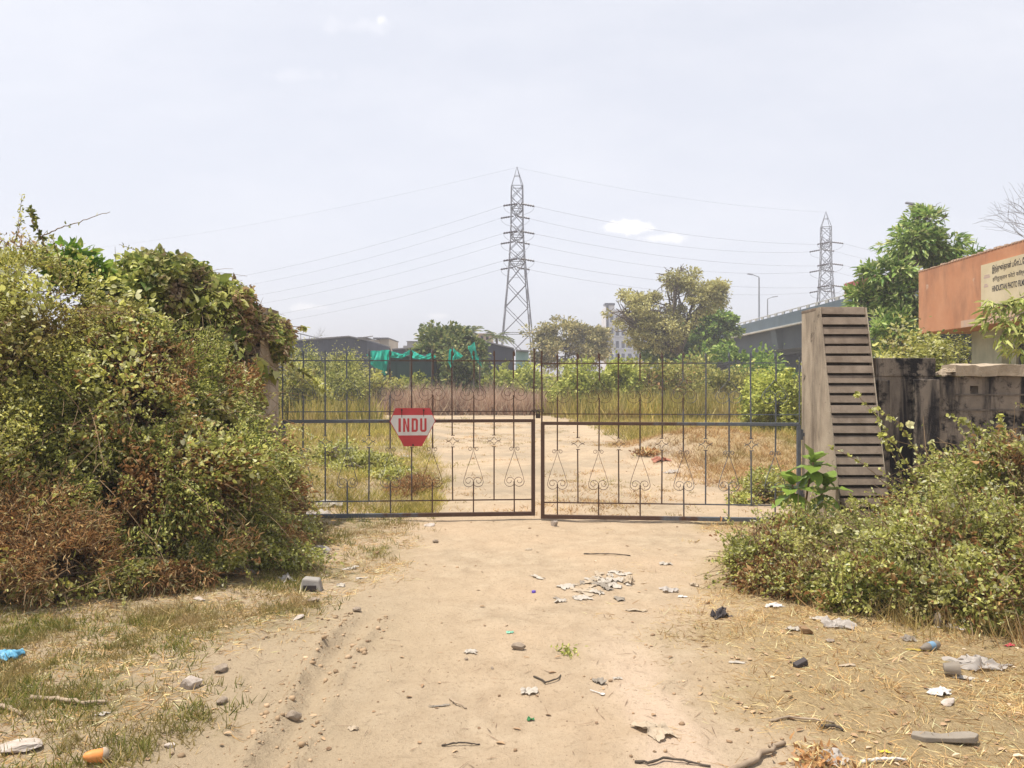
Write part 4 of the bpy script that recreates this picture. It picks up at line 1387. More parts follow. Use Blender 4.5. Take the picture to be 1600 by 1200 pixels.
plant('vine_mound', 'high mound of broad leaved vine with dead brown patches heaped over the left pillar', 'vine', on_ground(300, 850) + (0, .9, 0),
      [hb_(262, 468, 7.9, 66, 64, .55), hb_(322, 500, 8.1, 70, 66, .55), hb_(384, 535, 8.4, 48, 54, .45), hb_(205, 482, 7.6, 45, 42, .45), hb_(428, 530, 8.75, 24, 34, .25), hb_(270, 560, 7.9, 110, 60, .5), hb_(372, 570, 7.95, 30, 60, .28), hb_(388, 590, 7.9, 18, 50, .2)],
      42000, .046, .037, 'heart', [M_vine, M_drylf, M_deep], 103, M_stem2, .03, 9, .004, 'stems', 'foliage', lump=.32, freq=2.0, gap=-.16, gfreq=2.0, inner=.66, droop=.7, fuzz=.02, shoots=[(110, .28, 7, .3), (260, .5, 1, -.3)],
      extra=[(24000, .055, .030, 'curl', 1, dict(gfreq=2.6, gap=-.06, inner=.6)), (24000, .034, .020, 'oval', 2, dict(gfreq=2.0, gap=-.1, inner=.5)), (1200, .10, .085, 'heart', 0, dict(gfreq=1.5, gap=-.1, inner=.9))])
plant('weed_shrub', 'pale green sprawling weeds piled against the foot of the vine covered pillar', 'shrub', on_ground(390, 880) + (0, .6, 0),
      [hb_(355, 690, 7.3, 62, 85, .45), hb_(395, 770, 7.4, 72, 75, .45), hb_(330, 815, 6.6, 95, 75, .45), hb_(428, 815, 7.9, 36, 42, .32), hb_(436, 735, 8.6, 9, 34, .1), hb_(385, 640, 7.7, 22, 50, .18)],
      72000, .031, .020, 'oval', [M_lime, M_brown, M_deep], 104, M_stem, .02, 8, .004, 'stems', 'foliage', lump=.45, freq=2.6, gap=-.02, gfreq=3.2, inner=.3, shoots=[(360, .38, 24, .5), (240, .5, 1, .2)],
      extra=[(20000, .045, .008, 'curl', 1, dict(gfreq=2.4, gap=.0)), (12000, .032, .019, 'oval', 2, dict(gfreq=1.7, gap=.05))])
plant('dead_bush', 'dead reddish brown bush sunk in the bottom left of the hedge', 'shrub', on_ground(40, 985) + (0, .5, 0),
      [hb_(35, 850, 5.6, 110, 85, .45), hb_(110, 890, 5.5, 70, 60, .35), hb_(-60, 880, 5.5, 90, 90, .4)],
      42000, .050, .0055, 'rhomb', [M_brown, M_olive], 105, M_stem2, .015, 26, .0025, 'stems', 'twigs', lump=.40, freq=2.6, gap=-.25, gfreq=3.0, inner=.3, rnd=.9, droop=0, shoots=(420, .32, 6),
      extra=[(4200, .036, .022, 'oval', 1, dict(gfreq=2.0, gap=.05, inner=.7))])
plant('low_weeds', 'low yellowish weeds along the foot of the left hedge beside the plastic litter', 'shrub', on_ground(330, 925) + (0, .3, 0),
      [hb_(300, 880, 5.95, 75, 42, .28), hb_(390, 865, 6.6, 85, 42, .28), hb_(455, 840, 7.5, 36, 26, .22), hb_(210, 905, 5.7, 60, 40, .25), hb_(350, 905, 6.0, 60, 24, .2)],
      30000, .028, .016, 'oval', [M_lime, M_brown], 106, M_stem, .012, 9, .003, 'stems', 'foliage', lump=.5, freq=3.5, gap=-.15, gfreq=3.4, inner=.25, shoots=(220, .20, 14),
      extra=[(6000, .06, .008, 'rhomb', 1, dict(gfreq=2.0, gap=-.1))])
plant('sapling', 'small fresh green sapling poking up between the thorny shrub and the vine mound', 'sapling', on_ground(110, 900) + (0, 1.4, 0),
      [hb_(108, 412, 7.0, 30, 28, .2), hb_(130, 428, 7.0, 24, 20, .15), hb_(150, 425, 7.1, 16, 20, .12)],
      620, .095, .045, 'lance', [M_bright], 107, M_stem, .012, 6, .004, 'stem', 'crown', lump=.3, inner=.3, gap=-.6, flat=.6, fuzz=.02)


def spray(label, pts, D, n, L, mat, seed, name='branch', Wd=None, clus=0):
    """a long bare shoot with small leaves along it; pts in pixels"""
    r = np.random.default_rng(seed)
    D = [D] * len(pts) if np.isscalar(D) else D
    P = np.array([W(px, py, d) for (px, py), d in zip(pts, D)])
    b0 = P[0].copy()
    root = thing(name, label, 'shoot', b0)
    t = np.linspace(0, len(P) - 1, 22)
    Q = np.stack([np.interp(t, range(len(P)), P[:, k]) for k in range(3)], -1)
    Q[1:-1] += r.normal(0, .004, (20, 3))
    mb = MB(); mb.tube(list(Q - b0), list(np.linspace(.006, .0022, 22)), 5); mb.build('stem', M_stem, root)
    lv = Leaves()
    tt = np.sort(r.random(n)) * (len(Q) - 1)
    if clus:
        cen = np.linspace(2, len(Q) - 1, clus)
        tt = np.clip(cen[r.integers(0, clus, n)] + r.normal(0, .18, n), 0, len(Q) - 1)
    i = np.minimum(tt.astype(int), len(Q) - 2)
    B = Q[i] + (Q[i + 1] - Q[i]) * (tt - i)[:, None]
    Tn = unit(Q[i + 1] - Q[i])
    T = Tn * .5 + r.normal(0, .8, (n, 3))
    sz = r.uniform(.6, 1.3, n)
    lv.add(B + r.normal(0, .006, B.shape), T, L * sz, (Wd or L * .55) * sz, 'oval', r, 0, .3)
    lv.build('leaves', [mat], root, b0)
    return root


spray('upright dark leafy spike above the thorny shrub', [(74, 395), (60, 360), (50, 335), (47, 324)], 6.6, 75, .050, M_deep, 1)
spray('long bare twig slanting out to the right over the left hedge', [(60, 372), (90, 358), (130, 345), (172, 331)], 6.6, 12, .028, M_deep, 2)
spray('short twiggy shoot at the top left corner of the hedge', [(22, 380), (30, 358), (34, 338)], 6.5, 20, .032, M_olive, 3)
spray('thin vine tendril arching left from the vine mound', [(238, 410), (222, 396), (205, 388), (186, 382)], 7.8, 16, .034, M_vine, 4)
spray('yellow leafed vine tail hanging over the left gate leaf', [(430, 552), (460, 573), (480, 585), (498, 600), (507, 611)], [8.75, 8.8, 8.85, 8.85, 8.85], 60, .062, M_lime, 5, 'vine_tail', .045)
spray('vine tendril sticking out into the sky right of the vine mound', [(440, 505), (458, 510), (472, 512), (479, 514)], 8.7, 12, .06, M_vine, 6, 'vine_tail', .05)

# ---------------------------------------------------------------- weeds on the right
wa = plant('weed_bush', 'low pale green weeds spilling to the ground left of the big right hand bush', 'shrub', on_ground(1230, 925) + (0, .5, 0),
      [hb_(1190, 880, 6.4, 62, 48, .35), hb_(1250, 858, 7.0, 66, 42, .4), hb_(1325, 872, 6.7, 80, 50, .45), hb_(1270, 915, 5.9, 90, 38, .3), hb_(1330, 850, 7.3, 70, 28, .3)],
      40000, .028, .018, 'oval', [M_lime, M_brown, M_deep], 201, M_stem, .012, 10, .003, 'stems', 'foliage', lump=.48, freq=3.0, gap=.02, gfreq=3.8, inner=.2, shoots=[(420, .40, 26, .5), (420, .42, 1, .5)],
      extra=[(13000, .05, .006, 'curl', 1, dict(gfreq=2.6, gap=.0)), (8000, .032, .02, 'oval', 2, dict(gfreq=1.7, gap=.05))])
wb = plant('weed_bush', 'middle mass of yellow green weeds below the dark wall and the pillar foot', 'shrub', on_ground(1400, 965) + (0, .6, 0),
      [hb_(1405, 878, 6.5, 84, 56, .42), hb_(1452, 822, 7.0, 54, 54, .32), hb_(1380, 930, 5.5, 100, 52, .35), hb_(1450, 900, 5.8, 90, 70, .4)],
      42000, .029, .019, 'oval', [M_lime, M_brown, M_deep], 202, M_stem, .012, 10, .003, 'stems', 'foliage', lump=.48, freq=2.8, gap=.02, gfreq=3.6, inner=.2, shoots=[(420, .44, 26, .5), (420, .46, 1, .5)],
      extra=[(13000, .05, .006, 'curl', 1, dict(gfreq=2.6, gap=.0)), (12000, .034, .022, 'oval', 2, dict(gfreq=1.7, gap=.0))])
wc = plant('weed_bush', 'tall weedy bush at the right edge covering the boundary wall', 'shrub', on_ground(1550, 985) + (0, .7, 0),
      [hb_(1530, 790, 6.6, 80, 80, .45), hb_(1590, 760, 6.5, 60, 90, .45), hb_(1500, 870, 6.0, 75, 75, .4), hb_(1580, 880, 5.7, 95, 90, .45), hb_(1520, 945, 5.2, 85, 55, .3), hb_(1630, 930, 5.2, 80, 80, .4), hb_(1660, 780, 6.2, 60, 120, .5)],
      60000, .030, .019, 'oval', [M_lime, M_brown, M_deep], 203, M_stem, .014, 10, .003, 'stems', 'foliage', lump=.48, freq=2.6, gap=-.02, gfreq=3.4, inner=.2, shoots=[(460, .48, 28, .5), (420, .5, 1, .5)],
      extra=[(15000, .05, .006, 'curl', 1, dict(gfreq=2.6, gap=.05)), (16000, .036, .024, 'oval', 2, dict(gfreq=1.6, gap=-.05))])
for i, (pts, D, lab) in enumerate((
        ([(1455, 800), (1420, 730), (1380, 665), (1342, 617)], 6.9, 'long arching stem of fuzzy leaf whorls crossing the louvred pillar front'),
        ([(1470, 790), (1440, 720), (1405, 660), (1372, 640)], 7.2, 'second long arching stem leaning left above the pale flower'),
        ([(1448, 805), (1415, 760), (1395, 710), (1378, 680)], 7.0, 'shorter arching stem against the dark wall between the two long ones'),
        ([(1440, 800), (1400, 770), (1350, 725), (1300, 700)], 6.8, 'nearly bare stem reaching low across the pillar toward the broad leaved plant'),
        ([(1580, 720), (1550, 690), (1520, 665), (1485, 650)], 6.8, 'leafy shoot arching left in front of the wall slot'),
        ([(1590, 760), (1575, 700), (1562, 650)], 7.0, 'upright leafy shoot at the right edge before the wall'),
        ([(1500, 800), (1470, 740), (1455, 690)], 7.2, 'short upright weed stem against the dark wall'),
        ([(1390, 800), (1360, 790), (1330, 780)], 7.4, 'stub of weed leaning over the lowest pillar slabs'))):
    spray(lab, pts, D, 110 if i not in (3,) else 30, .040, M_lime, 40 + i, 'arching_weed', .030, 11)


def flower(px, py, D, s, parent, seed):
    r = np.random.default_rng(seed)
    b = MB()
    c = W(px, py, D)
    for k in range(5):
        a = 2 * math.pi * k / 5 + r.random()
        d = np.array((math.cos(a) * .8, -.75 + .2 * r.random(), math.sin(a) * .8 + .25))
        d /= np.linalg.norm(d)
        side = np.cross(d, (0, -1, .3)); side /= np.linalg.norm(side)
        b.add([c, c + d * s * .6 + side * s * .42, c + d * s + (0, -s * .1, 0), c + d * s * .6 - side * s * .42], [(0, 1, 2), (0, 2, 3)])
    o0 = np.array(parent.location)
    b.v = [tuple(np.asarray(p) - o0) for p in b.v]
    b.build('flower', M_flower, parent)
for i, (px, py, D, s, par) in enumerate(((1306, 826, 6.2, .04, wa), (1352, 836, 6.0, .034, wa), (1419, 664, 6.9, .04, wb), (1457, 746, 6.6, .045, wb), (1567, 908, 5.0, .04, wc), (1440, 905, 5.2, .03, wb))):
    flower(px, py, D, s * 1.45, par, i)

# the broad leaved plant at the pillar foot
def broad_plant():
    b0 = on_ground(1255, 835)
    root = thing('broad_leaf_plant', 'bright green plant with big waxy leaves at the foot of the louvred pillar', 'plant', b0)
    r = np.random.default_rng(9)
    mb = MB(); lv = Leaves()
    for (tp, D, lean) in (((1271, 722), 7.75, .1), ((1238, 757), 7.7, -.1), ((1290, 760), 7.8, .2)):
        e = W(tp[0], tp[1], D)
        mb.tube(list(curve_pts(np.array(b0), e, 7, .03, r) - b0), list(np.linspace(.014, .009, 7)), 6)
        for k in range(12):
            lev = k // 4
            a = 1.57 * k + .7 * lev + r.random() * .5
            el = (.85, .2, -.45)[lev] + .15 * r.normal()
            d = np.array((math.cos(a) * math.cos(el), math.sin(a) * math.cos(el), math.sin(el)))
            p = e - np.array((0, 0, .045 * lev))
            # one big leaf as a small curved grid
            L = (.25, .26, .23)[lev] * r.uniform(.85, 1.15); wd = L * .62
            side = unit(np.cross(d, (0, 0, 1.0)) + 1e-4); nn = np.cross(side, d)
            tv = []
            for i in range(8):
                t = i / 7
                w_ = wd * .5 * math.sin(math.pi * min(1, t * .94 + .05)) ** .75
                c = p + d * L * t - np.array((0, 0, 1)) * L * .30 * t * t
                for s_ in (-1, -.5, 0, .5, 1):
                    tv.append(c + side * w_ * s_ + nn * (.16 * w_ * abs(s_) * 1.2 + .008 * math.sin(i * 2.2 + s_)))
            f = np.array([(i * 5 + j, i * 5 + j + 1, (i + 1) * 5 + j + 1, (i + 1) * 5 + j) for i in range(7) for j in range(4)])
            np_mesh('leaf', np.array(tv) - b0, f, M_calo, root, True)
    mb.build('stem', M_stem, root, True)
broad_plant()

# ---------------------------------------------------------------- shrubs in the open ground behind the gate
def field(name, label, blobs, n, L, mat, seed, cat='shrub', shape='oval', wr_=.6, base=None, **k):
    nb = []
    for cc, rad in blobs:
        top, g0 = cc[2] + rad[2], ghs(cc[0], cc[1]) - .1
        nb.append((np.array((cc[0], cc[1], (top + g0) / 2)), np.array((rad[0], rad[1], (top - g0) / 2))))
    blobs = nb
    c = np.mean([b[0] for b in blobs], axis=0)
    c = np.array((c[0], c[1], ghs(c[0], c[1])))
    kw = dict(lump=.42, freq=.9, gap=-.20, gfreq=1.1, inner=.35, shoots=(60, .5, 16))
    kw.update(k)
    return plant(name, label, cat, c, blobs, n, L, L * wr_, shape, mat, seed, M_bark, kw.pop('tr', .03), kw.pop('per', 7), kw.pop('twig', .012), 'stems', 'foliage', **kw)
field('field_shrub', 'light green shrub just right of where the gate leaves meet', [hb_(925, 589, 40, 55, 32.76, 1.485), hb_(895, 605, 39, 38, 23.4, 1.08), hb_(965, 599, 40, 38, 26.52, 1.08)], 13000, .17, [M_bushb], 301)
field('field_shrub', 'olive shrub behind the middle of the right gate leaf', [hb_(1010, 599, 42, 60, 28.08, 1.35), hb_(1055, 605, 42, 45, 24.96, 1.35), hb_(985, 577, 44, 30, 17.16, 1.08)], 13000, .17, [M_bush, M_brown], 302, extra=[(900, .13, .05, 'curl', 1, dict(gap=.1))])
field('field_shrub', 'broad green shrub below the flyover girders', [hb_(1120, 597, 44, 55, 31.2, 1.485), hb_(1160, 607, 43, 40, 26.52, 1.215), hb_(1095, 582, 46, 30, 20.28, 1.215)], 13000, .17, [M_bush], 303)
field('field_shrub', 'fresh green shrub close to the louvred pillar behind the gate', [hb_(1215, 606, 25, 34, 26, .8), hb_(1240, 585, 24, 12, 20, .4), hb_(1190, 612, 26, 26, 22, .7)], 9000, .12, [M_bushb], 304)
field('field_shrub', 'feathery grey green thorn tree spreading in flat layers before the slate blue shed', [hb_(530, 566, 38, 36, 18, 1.2), hb_(490, 578, 37, 40, 24, 1.2), hb_(548, 590, 37, 26, 20, 1.1), hb_(515, 602, 36, 50, 20, 1.1)],
      20000, .13, [M_deep, M_olive], 305, wr_=.4, extra=[(6000, .10, .04, 'oval', 1, dict(inner=.8))])
field('field_shrub', 'weedy green bush between the vine covered pillar and the thorn tree', [hb_(455, 600, 30, 30, 28, .9), hb_(482, 612, 31, 26, 18, .9)], 6000, .13, [M_olive], 306)
field('field_shrub', 'low bright green bush under the torn netting', [hb_(652, 600, 47, 30, 11, 1.0), hb_(628, 604, 48, 22, 8, .8)], 3500, .19, [M_bushb], 307)
field('field_shrub', 'dull green shrub at the foot of the tall pylon', [hb_(785, 592, 50, 34, 14, 1.2), hb_(825, 590, 52, 24, 16, 1.1), hb_(752, 598, 50, 26, 8, 1.0)], 6500, .20, [M_bushb], 308)
field('field_shrub', 'dark low scrub under the nearest girder end', [hb_(1150, 556, 48, 46, 14, 1.5), hb_(1095, 560, 50, 30, 18, 1.5), hb_(1195, 566, 46, 40, 14, 1.5)], 8000, .24, [M_tree4], 309)
field('field_shrub', 'dark bushes under the drooping green net', [hb_(705, 578, 48, 36, 24, 1.2), hb_(745, 584, 48, 24, 20, 1.0)], 7000, .22, [M_tree1], 310)
field('field_shrub', 'olive bush left of the torn netting', [hb_(600, 608, 44, 34, 16, 1.1), hb_(575, 604, 42, 26, 20, 1.0)], 6000, .18, [M_olive], 311)

# ---------------------------------------------------------------- trees
def tree(label, base, blobs, n, L, Wd, shape, mat, seed, bark=None, tr=.2, clump=120, cr=.8, **k):
    kw = dict(lump=.20, freq=.45, gap=-.45, gfreq=.6, inner=.40, twig=.03, per=8)
    kw.update(k)
    name = kw.pop('name', 'tree')
    return plant(name, label, 'tree', base, blobs, n, L, Wd, shape, mat, seed, bark or M_barkd, tr, clump=clump, cr=cr, **kw)
gb = lambda px, D: np.array(((px - 800) / F * D, D, ghs((px - 800) / F * D, D)))
tree('round dark green tree standing behind the torn netting', gb(698, 52), [hb_(698, 545, 52, 40, 36, 1.9), hb_(668, 560, 51, 24, 26, 1.2), hb_(735, 556, 52, 20, 24, 1.2), hb_(705, 572, 51, 44, 20, 1.6)], 15000, .30, .14, 'oval', [M_tree1], 401, tr=.22, clump=150, cr=.62)
tree('dusty olive tree right of the tall pylon', gb(885, 78), [hb_(885, 524, 78, 42, 30, 2.6), hb_(858, 540, 78, 26, 24, 2.0), hb_(922, 535, 78, 30, 30, 2.2), hb_(890, 552, 77, 50, 22, 2.4)], 15000, .28, .13, 'oval', [M_tree2], 402, M_bark, .26, 190, .80, gap=-.08)
tree('largest tree, thin crowned with yellowing brown leaves, before the apartment block', gb(1075, 62),
     [hb_(1058, 438, 62, 40, 24, 1.8), hb_(1005, 474, 62, 40, 24, 1.8), hb_(1088, 470, 62, 44, 28, 2.0), hb_(972, 486, 62, 24, 20, 1.4), hb_(1040, 498, 62, 48, 30, 2.2), hb_(1118, 455, 62, 18, 16, 1.2), hb_(990, 510, 62, 34, 24, 1.6), hb_(1030, 530, 62, 40, 22, 1.8)],
     21000, .21, .10, 'oval', [M_tree3], 403, M_bark, .30, 300, .60, gap=-.02, gfreq=.9, inner=.25, per=14, twig=.035, fork=.35)
tree('bright mid green tree between the brownish tree and the flyover', gb(1112, 66), [hb_(1115, 505, 66, 30, 26, 1.6), hb_(1092, 520, 66, 26, 24, 1.5), hb_(1126, 520, 66, 14, 14, 1.0), hb_(1080, 545, 65, 40, 18, 1.8), hb_(1040, 552, 64, 34, 20, 1.6)], 12500, .30, .16, 'oval', [M_tree4], 404, tr=.2, clump=140, cr=.6)
tree('tall green tree of long glossy leaves in whorls beside the orange fascia', gb(1425, 27),
     [hb_(1455, 345, 27, 34, 28, .7), hb_(1425, 378, 27, 38, 30, .8), hb_(1472, 385, 27, 30, 34, .7), hb_(1482, 430, 27, 26, 30, .7), hb_(1395, 430, 26.5, 42, 32, .8), hb_(1420, 470, 26.5, 60, 42, 1.0), hb_(1352, 470, 27, 32, 26, .7), hb_(1340, 500, 27, 24, 22, .6), hb_(1400, 520, 26, 62, 34, 1.0), hb_(1480, 395, 27.5, 16, 14, .4)],
     13500, .23, .070, 'lance', [M_tree5], 405, M_bark, .14, 420, .25, gap=-.05, gfreq=1.1, inner=.45, freq=.9, fuzz=.03, twig=.014, per=10, droop=.15, rnd=.35)
field('field_shrub', 'sprawling yellow green creeper behind the raised end of the wall', [hb_(1400, 545, 15, 45, 28, .5), hb_(1450, 540, 16, 45, 26, .5), hb_(1480, 560, 16, 32, 24, .4), hb_(1372, 560, 14, 26, 20, .4), hb_(1492, 548, 22.5, 34, 30, .6), hb_(1455, 535, 22, 30, 30, .6)], 15000, .075, [M_lime, M_deep], 312, freq=1.6, gfreq=1.8, gap=-.2, fuzz=.025, extra=[(5000, .08, .05, 'oval', 1, {})])

# drooping branch of long leaves in front of the nameboard, from a tree that stands just outside the frame
br0 = np.array((10.4, 13.2, 0.))
rt = thing('overhanging_tree', 'tree outside the frame whose drooping long leaves hang before the nameboard', 'tree', br0)
r_ = np.random.default_rng(77)
mb = MB(); lv = Leaves()
mb.tube(list(curve_pts(br0, W(1720, 420, 13.2), 8, .03, r_) - br0), list(np.linspace(.12, .07, 8)), 8)
hub = W(1720, 440, 13.2)
for (px, py, D) in ((1550, 475, 13.0), (1575, 500, 12.8), (1545, 500, 13.1), (1595, 470, 13.2), (1600, 520, 12.8), (1565, 525, 12.9), (1620, 490, 13), (1640, 460, 13.2), (1650, 520, 13), (1585, 545, 12.9)):
    e = W(px, py, D)
    bp = curve_pts(hub, e, 7, .05, r_, -.08)
    mb.tube(list(bp - br0), list(np.linspace(.03, .008, 7)), 5)
    for q in (e, bp[5]):
        n = 26
        d = unit(r_.normal(size=(n, 3)) * (1, 1, .5) + (-.25, -.1, -.55))
        lv.add(q + d * .03 + r_.normal(0, .05, (n, 3)), d, r_.uniform(.16, .27, n), r_.uniform(.038, .055, n), 'lance', r_, 0, .8)
mb.build('trunk', M_bark, rt, True)
lv.build('crown', [leaf_mat('yellow green long leaves', [(0, (.07, .11, .028)), (.5, (.15, .18, .055)), (1, (.29, .29, .11))], .35, 2)], rt, br0)

# tuft on the roof edge, bare tree behind the roof, palms
ru = W(1518, 411, 21.5)
rf = thing('roof_plant', 'small tuft of pale green leaves growing on the roof edge above the fascia', 'plant', ru)
lv = Leaves(); n = 90
d = unit(r_.normal(size=(n, 3)) * (1, 1, .6) + (0, 0, .5))
P_ = W(1521, 396, 21.5) + r_.normal(0, 1, (n, 3)) * (.16, .12, .07)
lv.add(P_, d, r_.uniform(.16, .30, n), r_.uniform(.035, .06, n), 'lance', r_, 0, .6)
mb = MB(); mb.tube([(0, 0, -.3), (.02, 0, .1), (.06, 0, .28)], .02, 6); mb.build('stem', M_stem, rf)
lv.build('crown', [M_bright], rf, ru)


def bare_tree(label, base, h, seed, tr, lean=(0, 0)):
    r = np.random.default_rng(seed)
    b0 = np.asarray(base, float)
    root = thing('bare_tree', label, 'tree', b0)
    mb = MB(); tw = MB()
    def grow(p, d, L, rad, lev):
        q = p + d * L
        (mb if lev < 3 else tw).tube(list(curve_pts(p, q, 5, .05, r) - b0), list(np.linspace(rad, rad * .62, 5)), 7 if lev < 2 else 4, False)
        if lev >= 6 or rad < .004:
            return
        for k in range(2 if lev else 4):
            nd = unit(d + r.normal(0, .52, 3) + np.array((0, 0, .10)))
            grow(p + (q - p) * r.uniform(.65, 1.0), nd, L * r.uniform(.62, .86), rad * .60, lev + 1)
        if lev > 1:
            nd = unit(d + r.normal(0, .3, 3))
            grow(q, nd, L * .75, rad * .6, lev + 1)
    grow(b0, unit(np.array((lean[0], lean[1], 1.))), h * .36, tr, 0)
    mb.build('trunk', M_bark, root, True)
    tw.build('crown', M_bark, root)
bare_tree('leafless grey tree rising behind the orange fascia at the right edge', gb(1800, 25.5), 8.6, 5, .10, (-.02, 0))


def palm(label, px, py, D, seed, h=None):
    r = np.random.default_rng(seed)
    top = W(px, py, D)
    b0 = np.array((top[0], D, 0.))
    root = thing('palm_tree', label, 'palm', b0, 0, None)
    mb = MB(); mb.tube([(0, 0, 0), (.1, 0, top[2] * .5), (0, 0, top[2])], [.2, .16, .13], 7); mb.build('trunk', M_bark, root)
    lv = Leaves()
    for k in range(15):
        a = 2.4 * k + r.random(); el = r.uniform(-.3, .9)
        d = np.array((math.cos(a) * math.cos(el), math.sin(a) * math.cos(el), math.sin(el)))
        for i in range(12):
            t = (i + 1) / 12 * 1.9
            c = np.array((0, 0, top[2])) + d * t - np.array((0, 0, .22 * t * t))
            s = np.cross(d, (0, 0, 1.)); s /= np.linalg.norm(s) + 1e-6
            P = np.array([c, c]); T = np.array([s + d * .7 - (0, 0, .4), -s + d * .7 - (0, 0, .4)])
            lv.add(P, T, .62, .09, 'rhomb', r, 0, .5)
    lv.build('crown', [M_tree1], root)
palm('small palm left of the pinkish house', 734, 520, 88, 1)
palm('small palm right of the pinkish house', 776, 526, 90, 2)
bare_tree('wispy pale tree far off above the shallow gable', gb(514, 96), 7.6, 8, .10)

# far tree line closing the horizon
r_ = np.random.default_rng(19)
lv = Leaves()
for (x0, x1, D, h, k) in ((-130, 150, 150, 3.2, 900), (-60, 60, 118, 2.3, 420), (40, 150, 140, 4.5, 420)):
    cx = r_.uniform(x0, x1, k); cy = D + r_.normal(0, 5, k); cz = h * (.25 + .75 * r_.random(k) ** .8) * (.7 + .5 * vnoise(cx * .08, cy * 0, 0, 3))
    for rep in range(14):
        lv.add(np.stack([cx, cy, np.abs(cz)], -1) + r_.normal(0, .9, (k, 3)) * (1, 1, .6), unit(r_.normal(size=(k, 3))), .9, .55, 'oval', r_, 0, .3)
wood = lv.build('far_trees', [M_tree2], None)
tag(wood, 'low hazy tree line along the horizon', 'trees', None, 'stuff')

field('field_shrub', 'yellow green weed clump in the grass behind the sign plate side of the gate', [hb_(560, 722, 13.5, 58, 17, .8), hb_(515, 708, 14, 46, 18, .8), hb_(605, 742, 12.8, 34, 11, .6)], 8000, .045, [M_lime, M_olive], 313, freq=2, gfreq=2.4, gap=-.05, shoots=(120, .35, 12), extra=[(3500, .05, .03, 'oval', 1, {})])
field('field_shrub', 'brown dry weed clump on the ground behind the left gate leaf', [hb_(650, 765, 11.5, 28, 16, .4), hb_(620, 775, 11.2, 30, 12, .35)], 5000, .05, [M_brown, M_olive], 314, freq=2, gfreq=2.4, gap=-.05, shoots=(90, .25, 8), wr_=.2)
field('field_shrub', 'straggly weeds inside the gate beside the louvred pillar', [hb_(1195, 760, 10.6, 32, 24, .4), hb_(1165, 780, 10.3, 26, 12, .3)], 4500, .04, [M_lime, M_brown], 315, freq=2, gfreq=2.6, gap=.0, shoots=(90, .3, 10))

HAZE = .0020
# ---------------------------------------------------------------- grass, straw, clods (nobody could count these)
SHAPES['blade'] = (np.array([(0, .5, 0), (0, -.5, 0), (.5, .38, .03), (.5, -.38, .03), (1, 0, -.10)]), [np.array([(2, 3, 4)]), np.array([(0, 1, 3, 2)])])
SHAPES['sliver'] = (np.array([(0, 0, 0), (.45, .5, .004), (1, 0, 0), (.45, -.5, .004)]), [np.array([(0, 1, 2), (0, 2, 3)])])
M_straw = leaf_mat('dry straw', [(0, (.20, .125, .060)), (.4, (.34, .24, .115)), (.8, (.46, .34, .18)), (1, (.56, .45, .28))], .15, 1.5, gain=1.32)
M_grass = leaf_mat('short green grass', [(0, (.060, .085, .018)), (.45, (.13, .155, .034)), (.75, (.22, .22, .065)), (1, (.38, .30, .13))], .3, 1.3, dry=((.36, .26, .12), 1.2, .46, .62), gain=1.1)
M_ygrass = leaf_mat('yellow green field grass', [(0, (.10, .115, .022)), (.45, (.22, .21, .050)), (.8, (.36, .30, .10)), (1, (.46, .37, .17))], .35, .45, dry=((.42, .32, .15), .5, .50, .66), gain=1.35)
M_bgrass = leaf_mat('brown dry field grass', [(0, (.15, .095, .045)), (.45, (.29, .195, .095)), (.8, (.40, .29, .15)), (1, (.50, .40, .23))], .3, .4, dry=((.30, .27, .085), .45, .50, .64), gain=1.3)
M_reed = leaf_mat('pale pinkish dry reeds', [(0, (.17, .115, .085)), (.5, (.30, .215, .16)), (1, (.44, .35, .27))], .3, .3, gain=1.35)


def grass(name, label, n, xr, yr, h, w, mat, seed, accept=None, lean=.45, near=0.0, tuft=.0, cat='grass', flat=.2):
    r = np.random.default_rng(seed)
    X_, Y_ = [], []
    got = 0
    for _ in range(60):
        m = n
        if near:                                     # denser toward the camera: constant density on the picture
            y0, y1 = yr
            k = r.random(m)
            y = 1 / (1 / y0 + (1 / y1 - 1 / y0) * k) if near == 1 else y0 * (y1 / y0) ** k
        else:
            y = r.uniform(*yr, m)
        x = r.uniform(*xr, m)
        ok = np.ones(m, bool) if accept is None else r.random(m) < accept(x, y)
        X_.append(x[ok]); Y_.append(y[ok]); got += ok.sum()
        if got >= n:
            break
    x, y = np.concatenate(X_)[:n], np.concatenate(Y_)[:n]
    if tuft:
        m = max(1, len(x) // 14)
        k = r.integers(0, m, len(x))
        x = x[k] + r.normal(0, tuft, len(x)); y = y[k] + r.normal(0, tuft, len(x))
    P = np.stack([x, y, gh(x, y) - .004], -1)
    T = np.stack([r.normal(0, lean, len(x)), r.normal(0, lean, len(x)), np.ones(len(x)) * (1 if lean < 1.5 else .25 * r.random(len(x)) + .04)], -1)
    s = np.clip(r.normal(1, .32, len(x)), .35, 1.9) * (.75 + .5 * (vnoise(x * .9, y * .9, 0, seed) * .5 + .5))
    lv = Leaves()
    lv.add(P, T, h * s, w * r.uniform(.7, 1.3, len(x)), 'blade', r, 0, flat)
    o = lv.build(name, [mat], None)
    return tag(o, label, cat, None, 'stuff')


